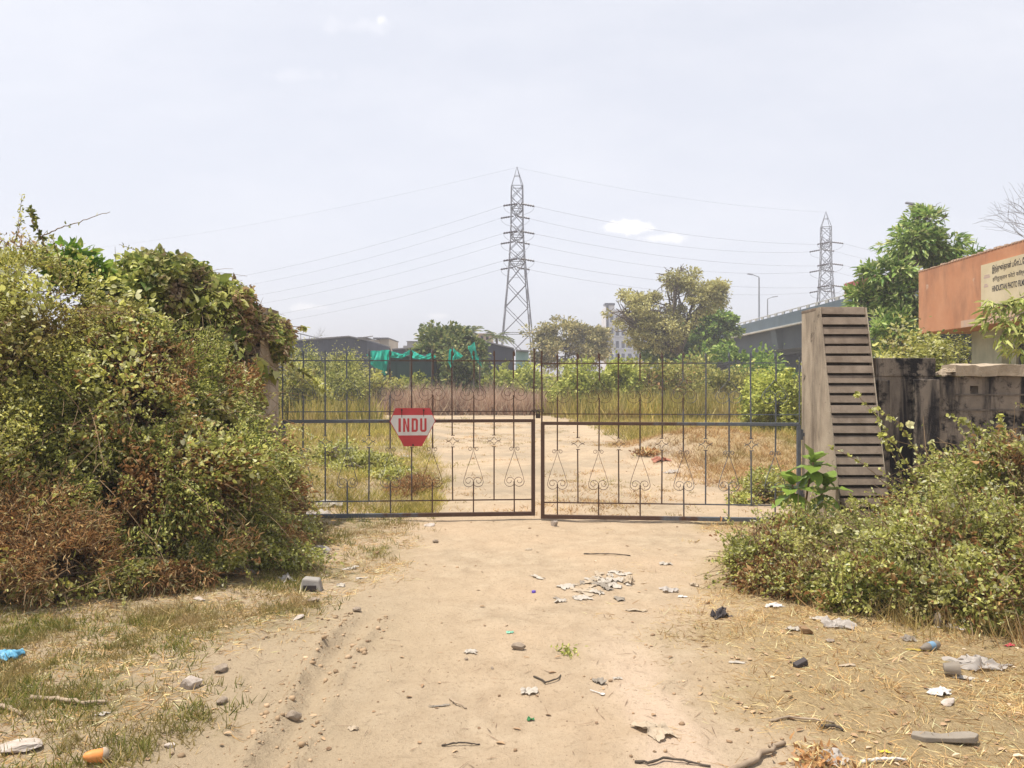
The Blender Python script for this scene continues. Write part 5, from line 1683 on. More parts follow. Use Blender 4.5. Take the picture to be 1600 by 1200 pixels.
def m_green(x, y):
    t, s, g_ = ground_masks(x, y)
    return np.maximum(g_, .35) * (.15 + .85 * sstep(vnoise(x * 2.2, y * 2.2, 0, 91), -.15, .35)) * (1 - sstep(x + .35 * vnoise(x * 2, y * 2, 0, 93), verge_x(y) - .25, verge_x(y) + .3))
def m_straw(x, y):
    t, s, g_ = ground_masks(x, y)
    return np.clip(s * (.25 + .75 * sstep(vnoise(x * 1.5, y * 1.5, 0, 95) + .4 * vnoise(x * 5, y * 5, 0, 96), -.45, .35)) + .012, 0, 1)
def m_off(x, y):
    t, s, g_ = ground_masks(x, y)
    return np.clip(1 - 1.5 * t, 0, 1) * (.2 + .8 * sstep(vnoise(x * .35, y * .35, 0, 97), -.35, .2))
grass('verge_grass', 'short green and straw coloured grass on the left verge', 62000, (-5.5, -.4), (2.9, 9.2), .050, .0048, M_grass, 1, m_green, .6, 2, .035)
grass('dry_grass', 'flattened dry straw covering the ground right of the track', 110000, (.5, 6.6), (2.9, 9.5), .085, .0032, M_straw, 2, m_straw, 2.6, 2, .05)
grass('dry_grass', 'short upright straw stubble right of the track', 16000, (1.0, 6.6), (2.9, 9.5), .055, .0045, M_straw, 3, m_straw, .8, 2, .04)
grass('dry_grass', 'dead straw lying among the green grass of the left verge', 70000, (-5.5, -.7), (2.9, 9.2), .075, .0045, M_straw, 4, lambda x, y: np.clip(.9 * (1 - sstep(x + .3 * vnoise(x * 3, y * 3, 0, 94), verge_x(y) - .3, verge_x(y) + .2)), 0, 1), 1.6, 2, .05)
grass('field_grass', 'yellow green grass left of the track behind the gate', 100000, (-9, -1.0), (9.3, 19), .15, .0075, M_ygrass, 5, lambda x, y: m_off(x, y) * (x > -99), .75, 2, .07)
grass('field_grass', 'farther yellow green grass left of the track before the thorn tree', 34000, (-16, -1.0), (18, 34), .24, .020, M_ygrass, 15, lambda x, y: m_off(x, y) * (x > -99), .6, 2, .12)
grass('field_grass', 'brown dry grass on the bank right of the track behind the gate', 60000, (1.4, 9), (9.4, 20), .12, .0075, M_bgrass, 6, lambda x, y: sstep(x - 3.15 + .9 * vnoise(x * .7, y * .7, 0, 98) - 1.2 * (y < 11.5), -.4, .6), .9, 2, .07)
grass('field_grass', 'farther yellow and brown grass right of the track', 34000, (1, 18), (19, 35), .26, .020, M_ygrass, 16, lambda x, y: sstep(x - 3.2 + 1.2 * vnoise(x * .5, y * .5, 0, 99), -.5, .8) * (1 - np.exp(-((y - 37) / 4.0) ** 2) * (x < 9)), .6, 2, .12)
grass('field_grass', 'sparse dry tufts on the bare ground behind the gate', 16000, (-3, 5.5), (9.3, 34), .06, .007, M_bgrass, 25, lambda x, y: .05 + sstep(vnoise(x * .8, y * .8, 0, 197) + .4 * vnoise(x * 3, y * 3, 0, 198), -.05, .6), 1.1, 2, .07)
grass('reeds', 'tall pale pinkish dry reeds beyond the crossing track', 17000, (-7.0, 2.0), (39.5, 45.5), 1.05, .04, M_reed, 7, lambda x, y: .25 + .75 * sstep(vnoise(x * .6, y * .6, 0, 12), -.5, .3), .42, 0, .30)
grass('field_grass', 'tall yellow grass beyond the crossing track below the shrubs', 20000, (1.5, 21), (32, 41), .95, .04, M_ygrass, 8, lambda x, y: sstep(x - 1.5 - .25 * (38 - y), 0, 1.5), .30, 0, .2)
grass('field_grass', 'tall yellowing grass in front of the slate blue shed', 14000, (-22, -5), (26, 46), .8, .04, M_ygrass, 9, m_off, .25, 0, .2)

grass('dry_grass', 'dry grass and thin weeds fringing the foot of the right hand bushes', 9000, (2.0, 4.6), (4.6, 8.2), .16, .0055, M_bgrass, 31,
      lambda x, y: np.exp(-((y - np.interp(x, [1.7, 2.1, 2.6, 3.2, 4.6], [7.6, 6.2, 5.6, 5.25, 4.95])) / .42) ** 2) * sstep(x, 2.0, 2.6), .55, 0, .05)
grass('verge_grass', 'thin green weeds fringing the foot of the right hand bushes', 3500, (2.0, 4.6), (4.6, 8.2), .13, .008, M_grass, 32,
      lambda x, y: np.exp(-((y - np.interp(x, [1.7, 2.1, 2.6, 3.2, 4.6], [7.7, 6.3, 5.7, 5.35, 5.05])) / .32) ** 2) * sstep(x, 2.0, 2.6), .55, 0, .05)
# far scrub filling the plain between the shrubs and the sheds
r_ = np.random.default_rng(23)
lv = Leaves()
n = 26000
cx = r_.uniform(-34, 44, n); cy = r_.uniform(46, 62, n)
hh = .5 + 1.5 * sstep(vnoise(cx * .22, cy * .22, 0, 44) + .4 * vnoise(cx * .8, cy * .8, 0, 45), -.5, .6)
lv.add(np.stack([cx, cy, hh * r_.random(n) ** .6], -1), unit(r_.normal(size=(n, 3)) + (0, 0, .4)), .30, .17, 'oval', r_, 0, .5)
sc_ = lv.build('scrub', [M_bush], None)
tag(sc_, 'low mixed green scrub across the plain before the sheds and flyover', 'scrub', None, 'stuff')

# clods and pebbles
ICO = np.array([(0, 1, 1.618), (0, -1, 1.618), (0, 1, -1.618), (0, -1, -1.618), (1, 1.618, 0), (-1, 1.618, 0), (1, -1.618, 0), (-1, -1.618, 0), (1.618, 0, 1), (-1.618, 0, 1), (1.618, 0, -1), (-1.618, 0, -1)]) / 1.902
ICF = np.array([(0, 1, 8), (0, 9, 1), (0, 5, 9), (0, 4, 5), (0, 8, 4), (1, 9, 7), (1, 7, 6), (1, 6, 8), (2, 3, 11), (2, 10, 3), (2, 4, 10), (2, 5, 4), (2, 11, 5), (3, 6, 7), (3, 7, 11), (3, 10, 6), (4, 8, 10), (5, 11, 9), (6, 10, 8), (7, 9, 11)])


def pebbles(name, label, n, seed, sampler, size, mat):
    r = np.random.default_rng(seed)
    x, y = sampler(r, n)
    n = len(x)
    s = size * (.4 + r.pareto(2.2, n).clip(0, 3.5) * .6)
    sc = s[:, None] * np.stack([r.uniform(.7, 1.3, n), r.uniform(.7, 1.3, n), r.uniform(.45, .85, n)], -1)
    V = ICO[None] * (1 + r.uniform(-.28, .28, (n, 12, 1)))
    a = r.uniform(0, 6.28, n)
    ca, sa = np.cos(a)[:, None], np.sin(a)[:, None]
    V = V * sc[:, None, :]
    V = np.stack([V[..., 0] * ca - V[..., 1] * sa, V[..., 0] * sa + V[..., 1] * ca, V[..., 2]], -1)
    V = V + np.stack([x, y, gh(x, y) + sc[:, 2] * .35], -1)[:, None, :]
    f = (ICF[None] + (np.arange(n) * 12)[:, None, None]).reshape(-1, 3)
    o = np_mesh(name, V.reshape(-1, 3), f, mat)
    return tag(o, label, 'stones', None, 'stuff')


def s_all(r, n):
    y = 2.9 * (9.2 / 2.9) ** r.random(n); x = r.uniform(-1.9, 3.2, n) * (y / 4.5)
    k = r.random(n) < .35 + .65 * sstep(vnoise(x * 1.3, y * 1.3, 0, 301), -.1, .5)
    return x[k], y[k]
def s_rut(r, n):
    y = r.uniform(3.0, 5.3, n); x = -1.09 + .035 * vnoise(y * 2.1, 0 * y, 0, 33) + np.where(r.random(n) < .6, -.06, .16) + r.normal(0, .045, n) - .5 * (r.random(n) < .2) * r.random(n) + .10 * sstep(y, 4.6, 5.6)
    return x, y
def s_field(r, n):
    y = r.uniform(9.2, 34, n); x = r.uniform(-3, 4, n) * (y / 14)
    return x, y
M_mud = leaf_mat('dry mud lumps', [(0, (.23, .175, .115)), (.6, (.31, .24, .16)), (1, (.38, .30, .21))], None, 3, .95, gain=1.0)
M_clod = leaf_mat('dry clods', [(0, (.16, .115, .075)), (.6, (.28, .21, .14)), (1, (.40, .31, .21))], None, 3, .95, gain=1.0)
pebbles('pebbles', 'small clods and pebbles strewn over the dirt track', 1000, 1, s_all, .0058, M_clod)
pebbles('clods', 'crumbled dry mud clods along the tyre rut', 420, 2, s_rut, .0085, M_mud)
pebbles('pebbles', 'stones scattered on the track behind the gate', 260, 3, s_field, .016, M_clod)
# dead leaves and bits of bark
r_ = np.random.default_rng(29)
n = 3000
y = 2.9 * (9.3 / 2.9) ** r_.random(n); x = r_.uniform(-2.2, 3.4, n) * (y / 4.6)
t_, s_s, g_s = ground_masks(x, y)
k = r_.random(n) < np.clip(.07 + .5 * s_s + .35 * g_s, 0, 1)
x, y = x[k], y[k]; n = len(x)
lv = Leaves()
lv.add(np.stack([x, y, gh(x, y) + .004], -1), np.stack([r_.normal(size=n), r_.normal(size=n), .12 * r_.random(n)], -1), r_.uniform(.015, .05, n), r_.uniform(.008, .024, n), 'oval', r_, 0, 3.0)
m_ = 900
y = 2.9 * (9.3 / 2.9) ** r_.random(m_); x = r_.uniform(-2.2, 3.4, m_) * (y / 4.6)
lv.add(np.stack([x, y, gh(x, y) + .006], -1), np.stack([r_.normal(size=m_), r_.normal(size=m_), .05 * r_.normal(size=m_)], -1), r_.uniform(.03, .14, m_), r_.uniform(.002, .0045, m_), 'sliver', r_, 1, 2.5)
M_litter = leaf_mat('dead leaf litter', [(0, (.19, .13, .08)), (.5, (.30, .215, .135)), (.85, (.42, .32, .21)), (1, (.55, .47, .37))], .1, 3, gain=1.0)
M_twig = leaf_mat('twig bits', [(0, (.09, .06, .04)), (1, (.24, .17, .11))], None, 3, gain=1.0)
tag(lv.build('leaf_litter', [M_litter, M_twig], None), 'dead leaves and bits of twig scattered over the ground', 'leaf litter', None, 'stuff')

# ---------------------------------------------------------------- litter, one thing each
def sheet_mat(name, c, trans=None, rough=.7, spots=None):
    return surf(name, tuple(t * .86 for t in c), c, 18, rough, 60, .002, spots=spots, trans=trans)
M_paper = sheet_mat('dirty white paper', (.50, .45, .385), .15)
M_cream2 = sheet_mat('cream paper', (.48, .39, .285), .15)
M_plastic = sheet_mat('milky plastic film', (.58, .53, .48), .4, .4)
M_clear = sheet_mat('dusty clear plastic', (.42, .37, .31), .5, .35)
M_foam = sheet_mat('white foam', (.58, .55, .52))
M_greyw = sheet_mat('dirty greyish white board', (.30, .275, .25))
M_greyl = sheet_mat('grey board', (.25, .215, .175))
M_darkl = sheet_mat('dark cloth', (.06, .05, .05))
M_brownl = sheet_mat('brown lump', (.24, .15, .08))
M_stone = surf('grey brown stone', (.20, .155, .115), (.33, .27, .21), 20, .95, 60, .006)
M_stonew = surf('whitewashed stone', (.34, .28, .23), (.56, .50, .45), 9, .95, 60, .005)
M_redl = sheet_mat('red wrapper', (.45, .06, .08))
M_bluel = sheet_mat('sky blue plastic', (.16, .45, .66), .2, .4)
M_mintl = sheet_mat('mint plastic', (.25, .58, .42), .2, .4)
M_orangel = surf('orange skin', (.62, .22, .05), (.70, .30, .10), 12, .5, 80, .001)
M_wood = surf('grey driftwood', (.22, .165, .115), (.36, .28, .20), 8, .9, 50, .004)
M_label = plain('blue bottle label', (.16, .27, .38), .6)
M_green2 = plain('green plastic cap', (.22, .50, .04), .4)
M_blue2 = plain('violet blue plastic', (.10, .06, .35), .4)


def put(name, label, cat, px, py, group=None):
    p = on_ground(px, py)
    return thing(name, label, cat, p, 0, group), p


def crumple(name, label, cat, px, py, w, d, h, m, seed, rot=0.0, n=14, group=None):
    """a creased sheet: w x d metres, up to h high"""
    p = on_ground(px, py)
    w, d, h = w * .85, d * .85, h * .55
    r = np.random.default_rng(seed)
    g1 = np.linspace(-.5, .5, n)
    U, V_ = np.meshgrid(g1, g1)
    q = r.uniform(0, 50)
    edge = 1 + .35 * fbm(U * 3 + q, V_ * 3, 0, seed, 2)
    Z = np.abs(fbm(U * 2.4 + q, V_ * 2.4 + 7, 0, seed + 1, 4, .5)) * h * (1.25 - (U ** 2 + V_ ** 2) * 1.6).clip(.15) + .004
    x, y_ = U * w * edge + .10 * w * fbm(U * 6, V_ * 6, 1, seed + 2, 2), V_ * d * edge + .10 * d * fbm(U * 6, V_ * 6, 3, seed + 3, 2)
    c, s = math.cos(rot), math.sin(rot)
    X_, Y_ = x * c - y_ * s, x * s + y_ * c
    gz = gh(X_ + p[0], Y_ + p[1]) - p[2]
    idx = np.arange(n * n).reshape(n, n)
    f = np.stack([idx[:-1, :-1], idx[:-1, 1:], idx[1:, 1:], idx[1:, :-1]], -1).reshape(-1, 4)
    o = np_mesh(name, np.stack([X_, Y_, Z + gz], -1).reshape(-1, 3), f, m, None, False, None, p)
    return tag(o, label, cat, group)


def stone(name, label, cat, px, py, s, m, seed, sc=(1, 1, .6), group=None):
    p = on_ground(px, py)
    import bmesh
    bm = bmesh.new()
    bmesh.ops.create_icosphere(bm, subdivisions=3, radius=1.0)
    r = np.random.default_rng(seed)
    cuts = [(unit(r.normal(size=3)), r.uniform(.45, .8)) for _ in range(9)]
    for v in bm.verts:
        c = np.array(v.co)
        for nn, dd in cuts:
            k = c @ nn
            if k > dd:
                c = c - nn * (k - dd) * .9
        c = c * (1 + .10 * float(fbm(np.array(c[0] * 2.5 + seed), np.array(c[1] * 2.5), np.array(c[2] * 2.5), seed, 3)))
        v.co = c * s * np.array(sc)
    me = bpy.data.meshes.new(name)
    bm.to_mesh(me); bm.free()
    me.materials.append(m)
    o = bpy.data.objects.new(name, me)
    COL.objects.link(o)
    o.location = (p[0], p[1], p[2] + s * sc[2] * .55)
    o.rotation_euler = (0, 0, r.uniform(0, 6))
    return tag(o, label, cat, group)


def stick(name, label, cat, pts, rad, m, lift=.01, group=None, taper=.7, knots=3):
    P = [on_ground(*q) for q in pts]
    b0 = P[0].copy()
    t = np.linspace(0, len(P) - 1, 14)
    Q = np.stack([np.interp(t, range(len(P)), [p[k] for p in P]) for k in range(3)], -1)
    r = np.random.default_rng(abs(int(pts[0][0])))
    Q[1:-1] += r.normal(0, rad * .5, (12, 3))
    Q[:, 2] = gh(Q[:, 0], Q[:, 1]) + rad * .8 + lift * np.sin(np.linspace(0, 3.14, 14))
    mb = MB(); mb.tube(list(Q - b0), [rad * (1 - (1 - taper) * i / 13) * (1 + .18 * math.sin(i * 2.1)) for i in range(14)], 7)
    return tag(mb.build(name, m, None, True, b0), label, cat, group)


# left side
bx, p = put('box', 'greyish white lidless box tipped over in the grass below the left weeds', 'box', 487, 922)
b = MB()
w, d, h = .085, .06, .10
b.add([(-w, -d, 0), (w, -d * .9, 0), (w * .9, d, 0), (-w, d, 0), (-w * .75, -d * .7, h), (w * .78, -d * .55, h * .85), (w * .7, d * .8, h * .9), (-w * .7, d * .8, h)],
      [(4, 5, 6, 7), (0, 1, 5, 4), (1, 2, 6, 5), (2, 3, 7, 6), (3, 0, 4, 7)])
b.build('shell', M_greyw, bx, bevel=.012)
b = MB(); b.box(-.05, .05, -.0605, -.054, .005, .05); b.build('opening_shade', M_darkl, bx)  # dark plate on the closed front, standing in for the shade inside
crumple('packet', 'torn pinkish white packet left of the tipped box', 'packet', 447, 908, .11, .16, .07, M_plastic, 11, .6)
crumple('plastic_bag', 'heap of milky plastic bag at the foot of the left weeds', 'plastic bag', 490, 864, .30, .22, .12, M_plastic, 12, .2)
crumple('plastic_bag', 'small clear bag lying above the heap of milky plastic', 'plastic bag', 484, 832, .17, .12, .12, M_clear, 13)
crumple('plastic_bag', 'dusty clear bag caught in the weeds left of the packet', 'plastic bag', 372, 898, .28, .16, .10, M_clear, 14)
crumple('paper', 'flat white paper on the ground right of the tipped box', 'paper', 549, 889, .13, .10, .02, M_paper, 15)
crumple('paper', 'small crumpled white paper in the grass right of the tipped box', 'paper', 533, 916, .07, .06, .04, M_paper, 16)
crumple('paper', 'cream scrap just above the tipped box', 'paper', 505, 901, .08, .07, .03, M_cream2, 17)
crumple('paper', 'thin pale strip in the grass right of the crumpled paper', 'paper', 565, 904, .10, .04, .01, M_paper, 18)
stone('rubble', 'flat whitish broken tile at the grass edge below the tipped box', 'rubble', 466, 967, .045, M_stonew, 21, (1.3, .6, .35))
stone('rubble', 'flat pale grey slab among the left verge grass', 'rubble', 312, 937, .045, M_stonew, 22, (1.3, .7, .3))
stone('stone', 'large white topped stone at the edge of the left verge', 'stone', 298, 1074, .062, M_stonew, 23, (1, .85, .65))
stone('stone', 'tilted brown stone just above the white topped stone', 'stone', 345, 1048, .050, M_stone, 24, (1, .7, .6))
stone('stone', 'dark half buried stone right below the tilted brown one', 'stone', 347, 1096, .034, M_stone, 25, (1.2, .7, .5))
stone('stone', 'lone brown stone on the dirt right of the left verge', 'stone', 557, 955, .032, M_stone, 26)
stone('stone', 'dark lumps of earth in front of the tipped box', 'stone', 490, 941, .05, M_stone, 27, (1.4, .7, .5))
stone('stone', 'yellowish earth lump left below the packet', 'stone', 443, 945, .04, M_clod, 28, (1.2, .7, .6))
stone('stone', 'small pale stone near the bottom edge left of the track', 'stone', 266, 1168, .026, M_stonew, 29)
stone('stone', 'dark clod at the lower end of the tyre rut', 'stone', 459, 1125, .038, M_stone, 30, (1, .8, .8))
crumple('paper', 'pale pinkish scrap at the verge edge right of the bent stick', 'paper', 160, 1117, .05, .05, .02, M_paper, 31)
stick('stick', 'long bent pale stick in the lower left grass', 'stick', [(48, 1092), (90, 1098), (130, 1104), (168, 1100)], .012, M_wood)
stick('stick', 'short stick entering the left edge below the bent one', 'stick', [(-15, 1104), (14, 1112), (34, 1120)], .011, M_wood)
stick('stick', 'dark broken twig stump leaning out of the left grass', 'stick', [(186, 930), (197, 915), (207, 905)], .016, M_barkd, .06)
crumple('wrapper', 'crumpled red wrapper in the dead bush', 'wrapper', 150, 905, .10, .06, .06, M_redl, 32)
crumple('plastic_bag', 'bright blue plastic bag cut by the left edge', 'plastic bag', 6, 1030, .19, .13, .09, M_bluel, 33, .3, 18)
stone('slab', 'flat pale slab overgrown by grass in the lower left corner', 'slab', 28, 1168, .09, M_stonew, 34, (1.1, .7, .22))
fr_, p = put('fruit', 'half peeled orange fruit at the bottom edge left of the track', 'fruit', 172, 1190)
b = MB(); b.lathe([(.001, -.004), (.022, 0), (.031, .012), (.030, .03), (.026, .05), (.017, .068), (.001, .074)], n=16); q = b.build('skin', M_orangel, fr_, True)
q.rotation_euler = (R(78), 0, R(-55)); q.location = (-.01, 0, .026); q.scale = (.9, .9, 1.25)
b = MB(); b.lathe([(.001, -.006), (.02, -.004), (.0295, .010), (.029, .021)], n=16); q = b.build('pith', M_cream2, fr_, True); q.rotation_euler = (R(78), 0, R(-55)); q.location = (-.012, -.001, .030)
# on the track
stone('stone', 'pale pinkish stone resting against the bottom rail of the right gate leaf', 'stone', 866, 822, .065, M_stonew, 41, (1, .8, .75))
stone('stone', 'flat pale stone on the dirt before the left gate leaf', 'stone', 671, 822, .06, M_stonew, 42, (1.2, .7, .4))
stone('stone', 'dark clod before the left gate leaf', 'stone', 681, 848, .035, M_stone, 43)
stone('stone', 'rust brown lump on the grass edge before the left gate leaf', 'stone', 588, 866, .036, M_brownl, 44)
stone('stone', 'jagged grey clod in the middle of the track', 'stone', 810, 1015, .040, M_stone, 45, (1.15, .8, .7))
stone('stone', 'small round clod left of the jagged grey clod', 'stone', 729, 1031, .014, M_stone, 46)
stone('stone', 'small dark clod left below the jagged grey clod', 'stone', 769, 1045, .013, M_stone, 47)
crumple('paper', 'crumpled white tissue on the track left of the jagged clod', 'paper', 737, 1019, .08, .05, .02, M_paper, 48)
crumple('plastic_scrap', 'mint green plastic scrap above the jagged clod', 'plastic scrap', 797, 989, .045, .03, .012, M_mintl, 49)
cp, p = put('cap', 'tiny violet blue bottle cap in the middle of the track', 'bottle cap', 834, 926)
b = MB(); b.lathe([(.0, .016), (.014, .016), (.016, .013), (.0165, 0)], n=14); b.build('shell', M_blue2, cp, True)
crumple('paper', 'white crumpled paper between the twigs on the lower track', 'paper', 826, 1082, .10, .08, .03, M_paper, 51)
crumple('wrapper', 'grey wrapper beside the white spoon', 'wrapper', 936, 1066, .07, .08, .03, M_greyl, 52)
crumple('paper', 'small white scrap right of the grey wrapper', 'paper', 965, 1061, .05, .035, .015, M_paper, 53)
sp, p = put('spoon', 'small white plastic spoon on the lower track', 'spoon', 934, 1084)
b = MB(); b.tube([(-.035, .03, .008), (0, .0, .007), (.012, -.010, .006)], [.0035, .003, .004], 6); b.build('handle', M_foam, sp)
b = MB(); b.lathe([(.001, .002), (.010, .003), (.0135, .008)], (.022, -.018, 0), 12); b.build('bowl', M_foam, sp, True)
crumple('cloth', 'long pale torn cloth with grey folds on the lower track', 'cloth', 1022, 1142, .13, .20, .05, M_cream2, 54, .5, 18)
crumple('plastic_scrap', 'dark green plastic scrap near the bottom of the track', 'plastic scrap', 829, 1126, .035, .025, .02, sheet_mat('dark green plastic', (.03, .16, .05), None, .4), 55)
crumple('paper', 'cream leaf shaped scrap at the lower left of the track', 'paper', 552, 1140, .05, .035, .02, M_cream2, 56)
crumple('wrapper', 'flat grey plastic strip on the lower track', 'wrapper', 687, 1104, .12, .02, .008, M_greyl, 57, .15)
crumple('paper', 'twisted white strip of paper in the track above the cap', 'paper', 840, 903, .06, .16, .03, M_paper, 58, .7)
crumple('paper', 'round cream scrap in the track below the gate', 'paper', 827, 859, .07, .05, .02, M_cream2, 59)
stick('stick', 'thin curved pale stick on the lower track', 'stick', [(703, 1093), (712, 1102), (729, 1108)], .005, M_wood)
stick('stick', 'thin dark straight twig near the bottom centre', 'stick', [(690, 1166), (720, 1165), (750, 1164)], .004, M_barkd)
stick('stick', 'forked twig above the white crumpled paper', 'stick', [(834, 1058), (854, 1070), (872, 1064), (876, 1056)], .005, M_barkd)
stick('stick', 'long dark wavy twig crossing the bottom right of the track', 'stick', [(992, 1192), (1015, 1196), (1040, 1190), (1075, 1193), (1110, 1199)], .006, M_barkd)
stick('plank', 'weathered wooden lath pointing up from the bottom edge', 'plank', [(1140, 1212), (1175, 1194), (1205, 1178), (1225, 1165)], .014, M_wood)
stick('stick', 'fine twig lying flat right of the track centre below the gate', 'stick', [(912, 866), (945, 868), (985, 869)], .006, M_barkd)
# heap of torn paper right of the centre
r_ = np.random.default_rng(61)
first = None
for k in range(46):
    if k < 30:
        px, py = 950 + 26 * r_.normal(), 907 + 8.5 * r_.normal()
    else:
        px, py = 915 + 34 * r_.normal(), 930 + 12 * r_.normal()
    crumple('paper_scrap', 'torn pale scrap in the flattened paper heap right of the track centre', 'paper', px, py, r_.uniform(.04, .15), r_.uniform(.03, .11), r_.uniform(.015, .05),
            (M_cream2, M_paper, M_paper, M_greyl)[k % 4], 200 + k, r_.uniform(0, 3), 8, 'scraps of the paper heap')
crumple('paper', 'larger cream sheet at the left end of the paper heap', 'paper', 910, 924, .17, .12, .02, M_cream2, 62, .1)
crumple('paper', 'folded cardboard flap standing at the right end of the paper heap', 'cardboard', 982, 912, .12, .10, .09, M_cream2, 63, .9)
crumple('paper', 'pale strip below the paper heap', 'paper', 993, 955, .16, .07, .02, M_cream2, 64)
# right side
crumple('plastic_bag', 'white film bag right of the paper heap', 'plastic bag', 1047, 924, .15, .13, .05, M_plastic, 71)
crumple('paper', 'small bluish white scrap right of the film bag', 'paper', 1065, 933, .07, .05, .02, M_foam, 72)
crumple('paper', 'cream crumpled paper at the left tip of the right weeds', 'paper', 1085, 916, .09, .07, .05, M_cream2, 73)
crumple('paper', 'pale scrap with a dark edge below the right end of the gate', 'paper', 1040, 882, .12, .08, .03, M_paper, 74)
crumple('rag', 'small black crumpled rag on the straw', 'rag', 1124, 964, .16, .11, .09, M_darkl, 75, .4, 18)
bl, p = put('block', 'small black block lying on the straw', 'block', 1251, 1041)
b = MB(); b.hexa([(-.045, -.018, 0), (.04, -.02, 0), (.045, .018, 0), (-.04, .02, 0), (-.043, -.016, .03), (.038, -.018, .034), (.043, .016, .036), (-.038, .018, .032)]); q = b.build('body', M_darkl, bl, bevel=.004)
bl.rotation_euler = (R(8), R(-14), R(22))
crumple('paper', 'white crumpled paper left of the brown lump', 'paper', 1240, 985, .09, .07, .05, M_paper, 76)
stone('coconut_husk', 'round brown husk on the straw edge by the right weeds', 'husk', 1260, 990, .050, M_brownl, 77, (1, .8, .75))
crumple('plastic_bag', 'whitish crumpled plastic bag under the edge of the right weeds', 'plastic bag', 1308, 978, .20, .14, .12, M_plastic, 78, -.4, 18)
stone('stone', 'dark stone below the whitish crumpled bag', 'stone', 1296, 1004, .030, M_stone, 79)
crumple('paper', 'pale scrap left of the whitish crumpled bag', 'paper', 1275, 968, .09, .06, .03, M_paper, 80)
crumple('plastic_bag', 'blue white plastic scrap at the foot of the left right hand weeds', 'plastic scrap', 1208, 948, .13, .07, .03, M_foam, 81)
crumple('plastic_bag', 'white plastic caught in the lower left of the weeds', 'plastic bag', 1210, 915, .10, .07, .12, M_plastic, 82)
crumple('plastic_bag', 'small clear crumpled bag left above the bottle', 'plastic bag', 1420, 1001, .10, .07, .05, M_clear, 83)
bt, p = put('bottle', 'small clear bottle with a blue label lying on the straw', 'bottle', 1452, 1013)
b = MB(); b.lathe([(.0, 0), (.022, .002), (.024, .01), (.024, .10), (.018, .125), (.010, .14), (.010, .155), (0, .155)], n=16); q1 = b.build('body', M_clear, bt, True)
b = MB(); b.lathe([(.0245, .045), (.0245, .09)], n=16); q2 = b.build('label_band', M_label, bt, True)
for q in (q1, q2):
    q.rotation_euler = (R(90), 0, R(-62)); q.location = (.05, 0, .026)
crumple('straw_wrap', 'yellow plastic strip left of the bottle', 'plastic scrap', 1432, 1017, .14, .03, .02, sheet_mat('yellow film', (.55, .42, .10), .2), 84, .1)
crumple('paper', 'white rolled strip pointing out of the right weeds', 'paper', 1494, 983, .20, .07, .05, M_foam, 85, -.35)
stone('stone', 'upright grey stone left of the white rolled strip', 'stone', 1466, 980, .055, M_stone, 86, (.6, .6, 1.2))
crumple('plastic_bag', 'big dirty white plastic sheet bundled at the right edge of the straw', 'plastic bag', 1532, 1042, .34, .16, .10, M_plastic, 87, .1, 22)
ct, p = put('cup', 'crushed clear cup left of the bundled plastic sheet', 'cup', 1466, 1054)
b = MB(); b.lathe([(0, 0), (.026, .0), (.028, .004), (.036, .075), (.038, .078)], n=18); q = b.build('body', M_clear, ct, True); q.rotation_euler = (R(82), 0, R(70)); q.location = (.03, 0, .034)
cg, p = put('cap', 'bright green bottle cap beside the crushed cup', 'bottle cap', 1487, 1047)
b = MB(); b.lathe([(0, .018), (.016, .018), (.018, .014), (.0185, 0)], n=14); b.build('shell', M_green2, cg, True)
crumple('wrapper', 'white and grey folded wrapper below the crushed cup', 'wrapper', 1468, 1084, .14, .08, .06, M_foam, 88, .2)
stone('slab', 'beige broken dish below the folded wrapper', 'dish', 1480, 1099, .055, M_stonew, 89, (1.3, .5, .3))
crumple('paper', 'thin white strip below the bundled plastic sheet', 'paper', 1506, 1061, .12, .05, .02, M_paper, 90, -.4)
crumple('wrapper', 'small red wrapper at the right edge by the weeds', 'wrapper', 1578, 1010, .07, .04, .02, M_redl, 91)
pk, p = put('sandal_sole', 'worn grey shoe sole lying flat at the bottom right', 'shoe sole', 1475, 1158)
b = MB()
out_ = [(-.14, -.012), (-.12, .028), (-.06, .036), (.0, .026), (.06, .034), (.12, .030), (.145, 0), (.12, -.032), (.05, -.03), (-.02, -.024), (-.09, -.034)]
nn_ = len(out_)
b.add([(x, y_, .004) for x, y_ in out_] + [(x, y_, .024 + .012 * abs(x) / .14) for x, y_ in out_], [tuple(range(nn_))[::-1], tuple(range(nn_, 2 * nn_))] + [(i, (i + 1) % nn_, nn_ + (i + 1) % nn_, nn_ + i) for i in range(nn_)])
b.build('sole', M_greyl, pk, bevel=.005); pk.rotation_euler = (0, R(-3), R(-8))
stick('stick', 'dark charred stick on bare soil at the lower right', 'stick', [(1282, 1137), (1300, 1139), (1318, 1143)], .008, M_barkd)
stick('stick', 'long pale curved twig left of the charred stick', 'stick', [(1202, 1128), (1235, 1124), (1270, 1128), (1304, 1131)], .006, M_wood)
stick('stick', 'white stick cut by the bottom right edge', 'stick', [(1345, 1193), (1380, 1192), (1415, 1190)], .008, M_foam)
crumple('plastic_bag', 'torn whitish plastic at the bottom right among dry weeds', 'plastic bag', 1298, 1188, .12, .13, .05, M_plastic, 92, .6, 18)
crumple('petal', 'single yellow petal on the soil near the bottom right', 'petal', 1381, 1176, .045, .025, .012, sheet_mat('yellow petal', (.70, .50, .06)), 93)
crumple('paper', 'pale paper sliver in the middle of the straw', 'paper', 1152, 1036, .10, .03, .01, M_paper, 94)
crumple('paper', 'second pale sliver to the right on the straw', 'paper', 1325, 1040, .09, .03, .012, M_cream2, 95)
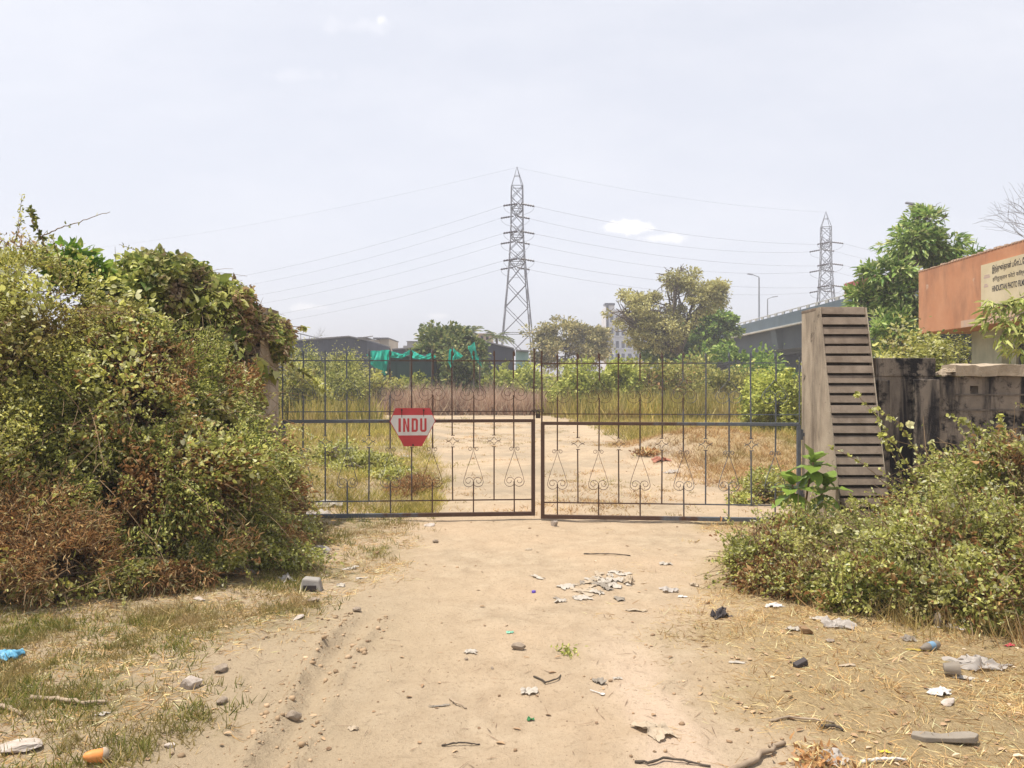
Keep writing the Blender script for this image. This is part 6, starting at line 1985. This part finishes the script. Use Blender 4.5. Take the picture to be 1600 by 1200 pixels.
crumple('cardboard', 'brick red rubble piece on the bank behind the right gate leaf', 'rubble', 1032, 706, .35, .2, .18, sheet_mat('brick red', (.34, .14, .09)), 96)
crumple('plastic_bag', 'pale plastic litter on the bank behind the gate beside the red rubble', 'plastic bag', 1050, 722, .28, .2, .12, M_plastic, 97)
for i, (px, py, lab) in enumerate(((520, 790, 'pile of pale litter behind the left end of the gate'), (490, 806, 'pinkish plastic litter at the hidden left corner of the gate'), (632, 716, 'white scrap in the field grass behind the sign plate'))):
    crumple('plastic_bag', lab, 'plastic bag', px, py, .4 if i < 2 else .2, .3, .12, M_plastic, 120 + i)
# little plants on the track
for i, (px, py, lab) in enumerate(((890, 1022, 'tiny green weed sprouting on the track right of the jagged clod'), (1275, 1192, 'dry weed tuft at the bottom right edge'), (1010, 700, 'withered brown weed heap on the bank behind the right gate leaf'))):
    p = on_ground(px, py)
    root = thing('weed', lab, 'weed', p)
    r_ = np.random.default_rng(300 + i); lv = Leaves()
    n, s_ = ((70, .035), (170, .05), (420, .11))[i]
    Q = np.abs(r_.normal(0, 1, (n, 3))) * r_.choice([-1, 1], (n, 3)) * (s_ * 1.2, s_ * 1.2, 0) + np.stack([0 * r_.random(n), 0 * r_.random(n), s_ * r_.random(n)], -1)
    lv.add(Q, unit(r_.normal(size=(n, 3)) + (0, 0, .6)), s_ * r_.uniform(.4, 1, n), s_ * .28, 'oval' if i == 0 else 'blade', r_, 0, .4)
    lv.build('foliage', [(M_bushb, M_brown, M_brown)[i]], root)

# ---------------------------------------------------------------- the dusty air
hzm = bpy.data.materials.new('haze')
hzm.use_nodes = True
g = G(hzm.node_tree)
vp = g.n('ShaderNodeVolumePrincipled', {'Color': (.80, .79, .84, 1), 'Density': HAZE, 'Anisotropy': 0.0})
g.l(vp.outputs[0], g.n('ShaderNodeOutputMaterial').inputs['Volume'])
b = MB()
b.box(-905, 905, -31, 1665, -1.6, 34)
hz_o = b.build('haze', hzm)
tag(hz_o, 'pale dusty air of a hot dry noon', 'haze', None, 'stuff')
